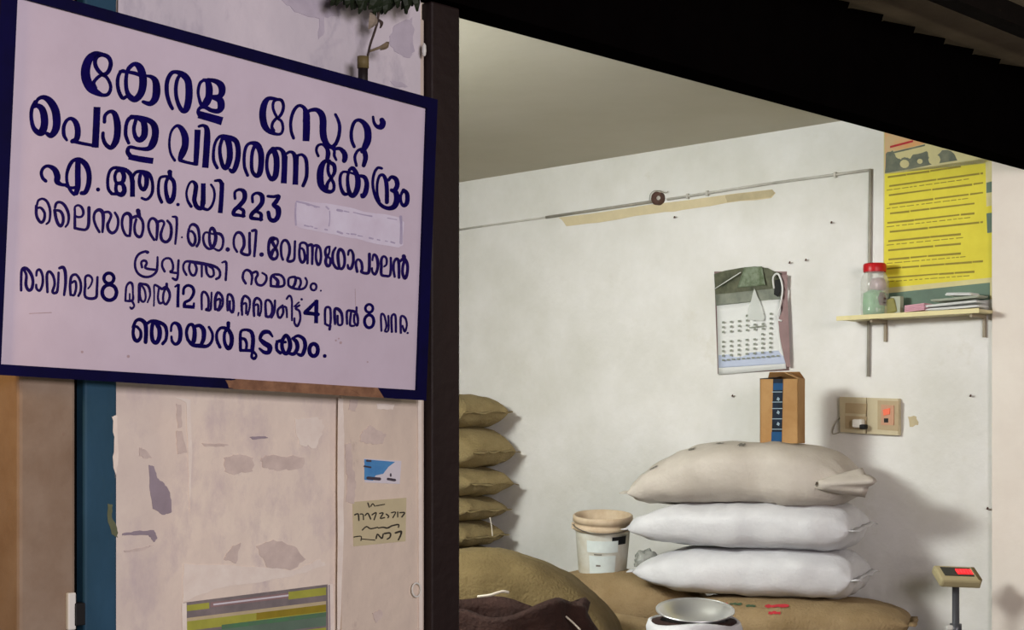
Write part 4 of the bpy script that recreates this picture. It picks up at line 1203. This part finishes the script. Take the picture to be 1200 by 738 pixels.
# stack at the far left behind the post
gS = 'olive jute sacks stacked behind the post'
base = ud(2.72, 2.78, 0)
names = [('second hidden jute sack under the olive stack', 0)]
hs = [0.165, 0.150, 0.135, 0.135, 0.205, 0.165]
z = 0.885 - 0.155
rnd = random.Random(5)
tips = [572, 571, 574, 581, 584, 576]
labs = ['lowest visible olive jute sack of the stack, behind the big dome-shaped sack', 'olive jute sack with a stray thread at its corner, low in the stack',
        'olive jute sack in the middle of the stack behind the post', 'olive jute sack with a sharp corner, third from the top behind the post', 'thickest olive jute sack, second from the top behind the post', 'topmost olive jute sack of the stack behind the post']
ybot = [665, 645, 612, 585, 552, 500]; ytop = [640, 615, 585, 552, 500, 463]
L_ = 0.86
ydir = math.radians(14)
def stackz(y): return EYE - (y - HZ) / F * 7.92
lvls = [stackz(y) for y in (672, 645, 613, 583, 550, 501, 462)]
zz = 0.621
# two more sacks fill the stack down to the platform, behind the big sack
n_low = 1
sack('jute_sack', (YP(580, 500, 8.02).x - L_ / 2 * .766 - .02, 8.08 + L_ / 2 * .643, 0.621), L_, 0.46, lvls[0] - 0.621 - .004, math.radians(-40), M['burlap3'], 'olive jute sack on the platform that carries the stack behind the post', gS, 30, tip=.5)
for i in range(6):
    h = lvls[i + 1] - lvls[i]
    xt = tips[i]
    xr = YP(xt, 500, 8.02).x
    ee, ss = sack('jute_sack', (xr - L_ / 2 * .766 - .02, 8.08 + L_ / 2 * .643 + rnd.uniform(-.015, .015), lvls[i] + .001), L_, 0.46, h + .010, math.radians(-40 + rnd.uniform(-2, 2)), M['burlap'] if i else M['burlap3'], labs[i], gS, 31 + i, tip=.42, wr_=.02, taper=4.5, ear=0.06)
    if i == 1: tube('loose_thread', [YP(574, 606, 7.8), YP(576, 616, 7.8), YP(577, 628, 7.8)], 0.003, M['thread'], ee)

# big dome-shaped sack and the dark open one in front
e7, s7 = sack('jute_sack', (YP(562, 500, 5.80).x, 5.80, 0.621), 1.06, 0.56, 0.460, math.radians(-10), M['burlap3'], 'big dome-shaped olive jute sack at the bottom left of the opening', gJ, 41, tip=.30, taper=2.0)
e8 = empty('open_sack', YP(590, 500, 5.2) - Vector((0, 0, EYE - 0.621)), 'dark brown open sack with ragged mouth and white cord, below the dome-shaped sack', 'sack')
vs = []; fs = []; NB = 48
c8 = Vector((YP(590, 500, 5.22).x, 5.22, 0.621))
prof = [(0.23, 0.0), (0.28, 0.03), (0.30, 0.10), (0.285, 0.16), (0.262, 0.20), (0.268, 0.225), (0.25, 0.238), (0.235, 0.21), (0.22, 0.15)]
for i, (r, h) in enumerate(prof):
    for j in range(NB):
        a = 2 * math.pi * j / NB
        k = 1 + 0.06 * math.sin(4 * a + .6) + 0.04 * math.sin(9 * a + h * 20) + noise.noise(Vector((math.cos(a) * 2, math.sin(a) * 2, h * 6))) * .10
        hz = h * (1 + 0.07 * math.sin(2 * a + 2.6) + .05 * math.sin(5 * a)) if i else 0
        vs.append(c8 + Vector((r * k * 1.12 * math.cos(a), r * k * .60 * math.sin(a), hz * 1.36)))
for i in range(len(prof) - 1):
    for j in range(NB): fs.append((i * NB + j, i * NB + (j + 1) % NB, (i + 1) * NB + (j + 1) % NB, (i + 1) * NB + j))
fs.append(tuple(range(NB)))
raw('body', vs, fs, M['maroon'], e8, True)
lathe('contents', c8 + Vector((0, 0, .14)), [(0, .06), (.10, .05), (.19, .0)], M['maroon'], e8, 24, Matrix.Diagonal((1.15, .62, 1)).to_3x3())
tube('white_cord', [YP(560, 699, 5.00), YP(575, 697, 4.99), YP(588, 693, 5.0), YP(596, 694, 5.01)], 0.0045, M['thread'], e8)
tube('white_cord', [YP(663, 722, 5.12), YP(672, 730, 5.11), YP(680, 738, 5.1)], 0.0035, M['thread'], e8)

# white pail
TL = Matrix.Rotation(math.radians(7), 3, 'X')
pc = YP(706, 670, 7.08)
pe = empty('pail', pc, 'white plastic paint pail with dusty rim and black printed label, standing on the tan sack', 'pail')
k = 1.0
pb = lathe('bucket', pc, [(0, 0), (.108, 0), (.112, .006), (.128, .215), (.130, .222), (.124, .222), (.108, .02), (0, .015)], M['pail'], pe, 48, TL)
lathe('rim', pc, [(.128, .205), (.138, .205), (.138, .225), (.131, .228), (.131, .240), (.139, .243), (.139, .268), (.134, .272), (.128, .270), (.126, .215)], M['pailrim'], pe, 48, TL)
TH = lambda a: math.radians(a)
lathe('label_band', pc, [(.1245, .115), (.1290, .170)], M['wlabel'], pb, 24, TL, (TH(232), TH(300)))
lathe('black_label', pc, [(.1270, .150), (.1302, .188)], M['blk'], pb, 16, TL, (TH(286), TH(322)))
lathe('paper_label', pc, [(.1135, .012), (.1225, .100)], M['wlabel'], pb, 24, TL, (TH(236), TH(296)))
lathe('print_mark', pc, [(.1188, .050), (.1196, .058)], M['greyprint'], pb, 6, TL, (TH(252), TH(262)))
lathe('print_mark', pc, [(.1245, .104), (.1250, .109)], M['greyprint'], pb, 6, TL, (TH(248), TH(265)))
hd = []
for i in range(17):
    a = math.pi + math.pi * i / 16
    hd.append(pc + TL @ Vector((.141 * math.cos(a), .147 * math.sin(a), .214 + .022 * math.sin(a * 2) * 0 - .026 * abs(math.sin(a)) + .02)))
tube('handle', hd, 0.0028, M['wire'], pe)
for s in (-1, 1): box('handle_lug', pc + TL @ Vector((s * .139, -.01, .222)), (1, 0, 0), (0, 1, 0), (0, 0, 1), .014, .03, .03, M['pailrim'], pe, .003)

# crumpled clear plastic bag between pail and pile
bg = empty('plastic_bag', YP(757, 664, 6.80), 'crumpled clear greenish plastic bag between the pail and the pale sacks', 'bag')
bm = bmesh.new(); bmesh.ops.create_icosphere(bm, subdivisions=4, radius=1)
for v in bm.verts:
    n = noise.noise(v.co * 2.2 + Vector((3, 1, 7))) + .5 * noise.noise(v.co * 5.5)
    r = 1 + .32 * n; v.co = Vector((v.co.x * .052 * r, v.co.y * .05 * r, max(-.02, v.co.z * .058 * r)))
me = bpy.data.meshes.new('bag'); bm.to_mesh(me); bm.free()
o = link('bag', me, mat('greenish_clear_plastic', (158, 162, 154), 0.25, 0.3, 30, alpha=.6, spec=.6), None, True); o.parent = bg; o.location = (0, 0, .02)

# open white bag with the steel bowl
TB = Matrix.Rotation(math.radians(11), 3, 'X')
bc = YP(813, 0, 5.42); bc.z = 0.621
wb = empty('open_bag', bc, 'white open-topped bag with rolled dark-lined rim holding up the steel bowl', 'bag')
prof = [(0, .0), (.12, .0), (.150, .02), (.162, .09), (.166, .17), (.166, .215), (.160, .236), (.150, .240), (.141, .225), (.136, .18), (0, .17)]
vs = []; fs = []
for i, (r, h) in enumerate(prof):
    for j in range(NB):
        a = 2 * math.pi * j / NB
        k = 1 + .025 * math.sin(3 * a + 1) + .018 * math.sin(8 * a + h * 15) + noise.noise(Vector((math.cos(a) * 3, math.sin(a) * 3, h * 12))) * .05
        vs.append(bc + Vector((r * k * math.cos(a), r * k * math.sin(a), h * (1 + (.03 * math.sin(3 * a) if i > 4 else 0)))))
for i in range(len(prof) - 1):
    for j in range(NB): fs.append((i * NB + j, i * NB + (j + 1) % NB, (i + 1) * NB + (j + 1) % NB, (i + 1) * NB + j))
raw('body', vs, fs, M['poly'], wb, True)
lathe('dark_lining', bc + Vector((0, -.002, .2)), [(.142, .0), (.152, .037), (.150, .040), (.120, .042)], M['maroon'], wb, 40)
bb = bc + Vector((0.004, 0.0, .236))
bo = empty('steel_bowl', bb, 'shiny shallow steel bowl tilted on the open white bag', 'bowl')
lathe('bowl', bb, [(0, -.02), (.06, -.018), (.10, .004), (.128, .036), (.138, .040), (.138, .043), (.126, .041), (.097, .009), (.058, -.012), (0, -.014)], M['steel'], bo, 64, TB)
lathe('rolled_rim', bb, [(.136, .038), (.140, .040), (.140, .044), (.136, .045), (.134, .042)], M['steel'], bo, 64, TB)

# cardboard box on the pile
ba = Vector((0.93, -0.37, 0)).normalized()       # along the narrow front face
bs = Vector((0.37, 0.93, 0)).normalized()
zt = 1.478
bx = empty('cardboard_box', Vector((YP(920, 0, 6.66).x, 6.66, zt)), 'brown cardboard box with navy tape down its front, standing on the pile of sacks', 'box')
c = Vector((YP(918, 0, 6.66).x, 6.68, zt)); wd, dp, ht = .167, .155, .280
def bxp(a, b, h): return c + ba * a * wd / 2 + bs * b * dp / 2 + Vector((0, 0, h))
T = .004
for (a0, b0_, a1, b1_) in ((-1, -1, 1, -1), (1, -1, 1, 1), (1, 1, -1, 1), (-1, 1, -1, -1)):
    p, q = bxp(a0, b0_, 0), bxp(a1, b1_, 0)
    n = (q - p).cross(Vector((0, 0, 1))).normalized()
    slab('side_panel', [p, q, q + Vector((0, 0, ht)), p + Vector((0, 0, ht))], -n, T, M['card'], bx)
slab('bottom', [bxp(-.95, -.95, .001), bxp(.95, -.95, .001), bxp(.95, .95, .001), bxp(-.95, .95, .001)], (0, 0, 1), T, M['card2'], bx)
slab('flap', [bxp(-1, 1, ht), bxp(1, 1, ht), bxp(.8, .55, ht + .032), bxp(-.8, .55, ht + .032)], (0, 0, 1), .003, M['card2'], bx)
slab('flap', [bxp(1, -1, ht), bxp(1, 1, ht), bxp(.25, .9, ht + .03), bxp(.25, -.7, ht + .026)], (0, 0, 1), .003, M['card'], bx)
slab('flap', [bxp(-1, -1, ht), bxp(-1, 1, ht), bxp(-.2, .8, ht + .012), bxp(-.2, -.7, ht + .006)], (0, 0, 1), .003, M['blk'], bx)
fn = -bs
tp = slab('tape', [bxp(-.38, -1, 0.0), bxp(.15, -1, 0.0), bxp(.22, -1, ht), bxp(-.30, -1, ht)], fn, .0012, M['tape'], bx)
slab('tape_label', [bxp(-.40, -1.0, .002), bxp(.14, -1.0, .002), bxp(.16, -1.0, .050), bxp(-.38, -1.0, .050)], fn, .002, M['tapeb'], tp)
slab('tape_label', [bxp(-.30, -1.0, .232), bxp(.20, -1.0, .232), bxp(.22, -1.0, .262), bxp(-.28, -1.0, .262)], fn, .002, M['tapeb'], tp)
for h0 in (.060, .105, .150, .178, .222):
    slab('tape_line', [bxp(-.36, -1, h0), bxp(.18, -1, h0), bxp(.18, -1, h0 + .0035), bxp(-.36, -1, h0 + .0035)], fn, .0024, M['tapew'], tp)
for h0 in (.082, .132, .190):
    slab('tape_symbol', [bxp(-.12, -1, h0), bxp(.0, -1, h0 - .006), bxp(.05, -1, h0 + .004), bxp(-.05, -1, h0 + .012)], fn, .0026, M['tapew'], tp)

# weighing scale
sx = YP(1120, 0, 6.2).x
ws = empty('weighing_scale', Vector((sx, 6.2, 0)), 'weighing scale with red-lit display head on a grey pole by the right wall', 'weighing scale')
zt = EYE - (686 - HZ) / F * 6.2
tube('pole', [Vector((sx, 6.2, 0.07)), Vector((sx, 6.2, zt + .01))], .0145, M['pole'], ws, 16, False)
tube('pole_clamp', [Vector((sx, 6.2, zt - .155)), Vector((sx, 6.2, zt - .205))], .024, M['pole'], ws, 16, False)
box('clamp_knob', Vector((sx - .03, 6.19, zt - .17)), (1, 0, 0), (0, 1, 0), (0, 0, 1), .03, .02, .02, M['metalw'], ws, .005)
hx = Vector((0.99, 0.12, -0.05)).normalized(); hy = Vector((-.12, .85, .50)).normalized(); hzv = hx.cross(hy).normalized()
hc = Vector((sx + .003, 6.2, zt + .036))
box('display_head', hc, hx, hy, hzv, .172, .105, .040, M['scaleb'], ws, .010)
dw = box('display_window', hc + hzv * .0205 + hy * .006, hx, hy, hzv, .125, .058, .003, M['scaled'], ws)
for i in range(5): box('led_digit', hc + hzv * .023 + hx * (.002 + i * .0135) + hy * .006, hx, hy, hzv, .0105, .032, .002, M['led'], dw)
box('side_panel', hc + hx * .080, hx, hy, hzv, .018, .09, .044, M['mustard'], ws, .004)
bc2 = ud(2.83, 0.13, .0)
box('platform_base', bc2 + Vector((0, 0, .035)), U, I, (0, 0, 1), .40, .28, .07, M['pole'], ws, .008)
box('platform_plate', bc2 + Vector((0, 0, .078)), U, I, (0, 0, 1), .42, .30, .014, M['metalw'], ws, .004)

# shop lamp on the left, hidden behind the signboard side wall
lp = empty('tube_lamp', Vector((-1.60, 4.90, 2.62)), 'fluorescent tube lamp hanging inside the shop, left of the opening', 'lamp')
tube('tube', [Vector((-1.60, 4.90, 2.66)) - I * .0 + I * .45, Vector((-1.60, 4.90, 2.66)) - I * .45], .014, M['tube'], lp, 12, False)
box('housing', Vector((-1.60, 4.90, 2.70)), I, U, (0, 0, 1), 1.0, .05, .04, M['metalw'], lp, .004)
for s in (-.3, .3): tube('hanger', [Vector((-1.60, 4.90, 2.71)) + I * s, Vector((-1.60, 4.90, ZC)) + I * s], .004, M['wire'], lp, 6, False)
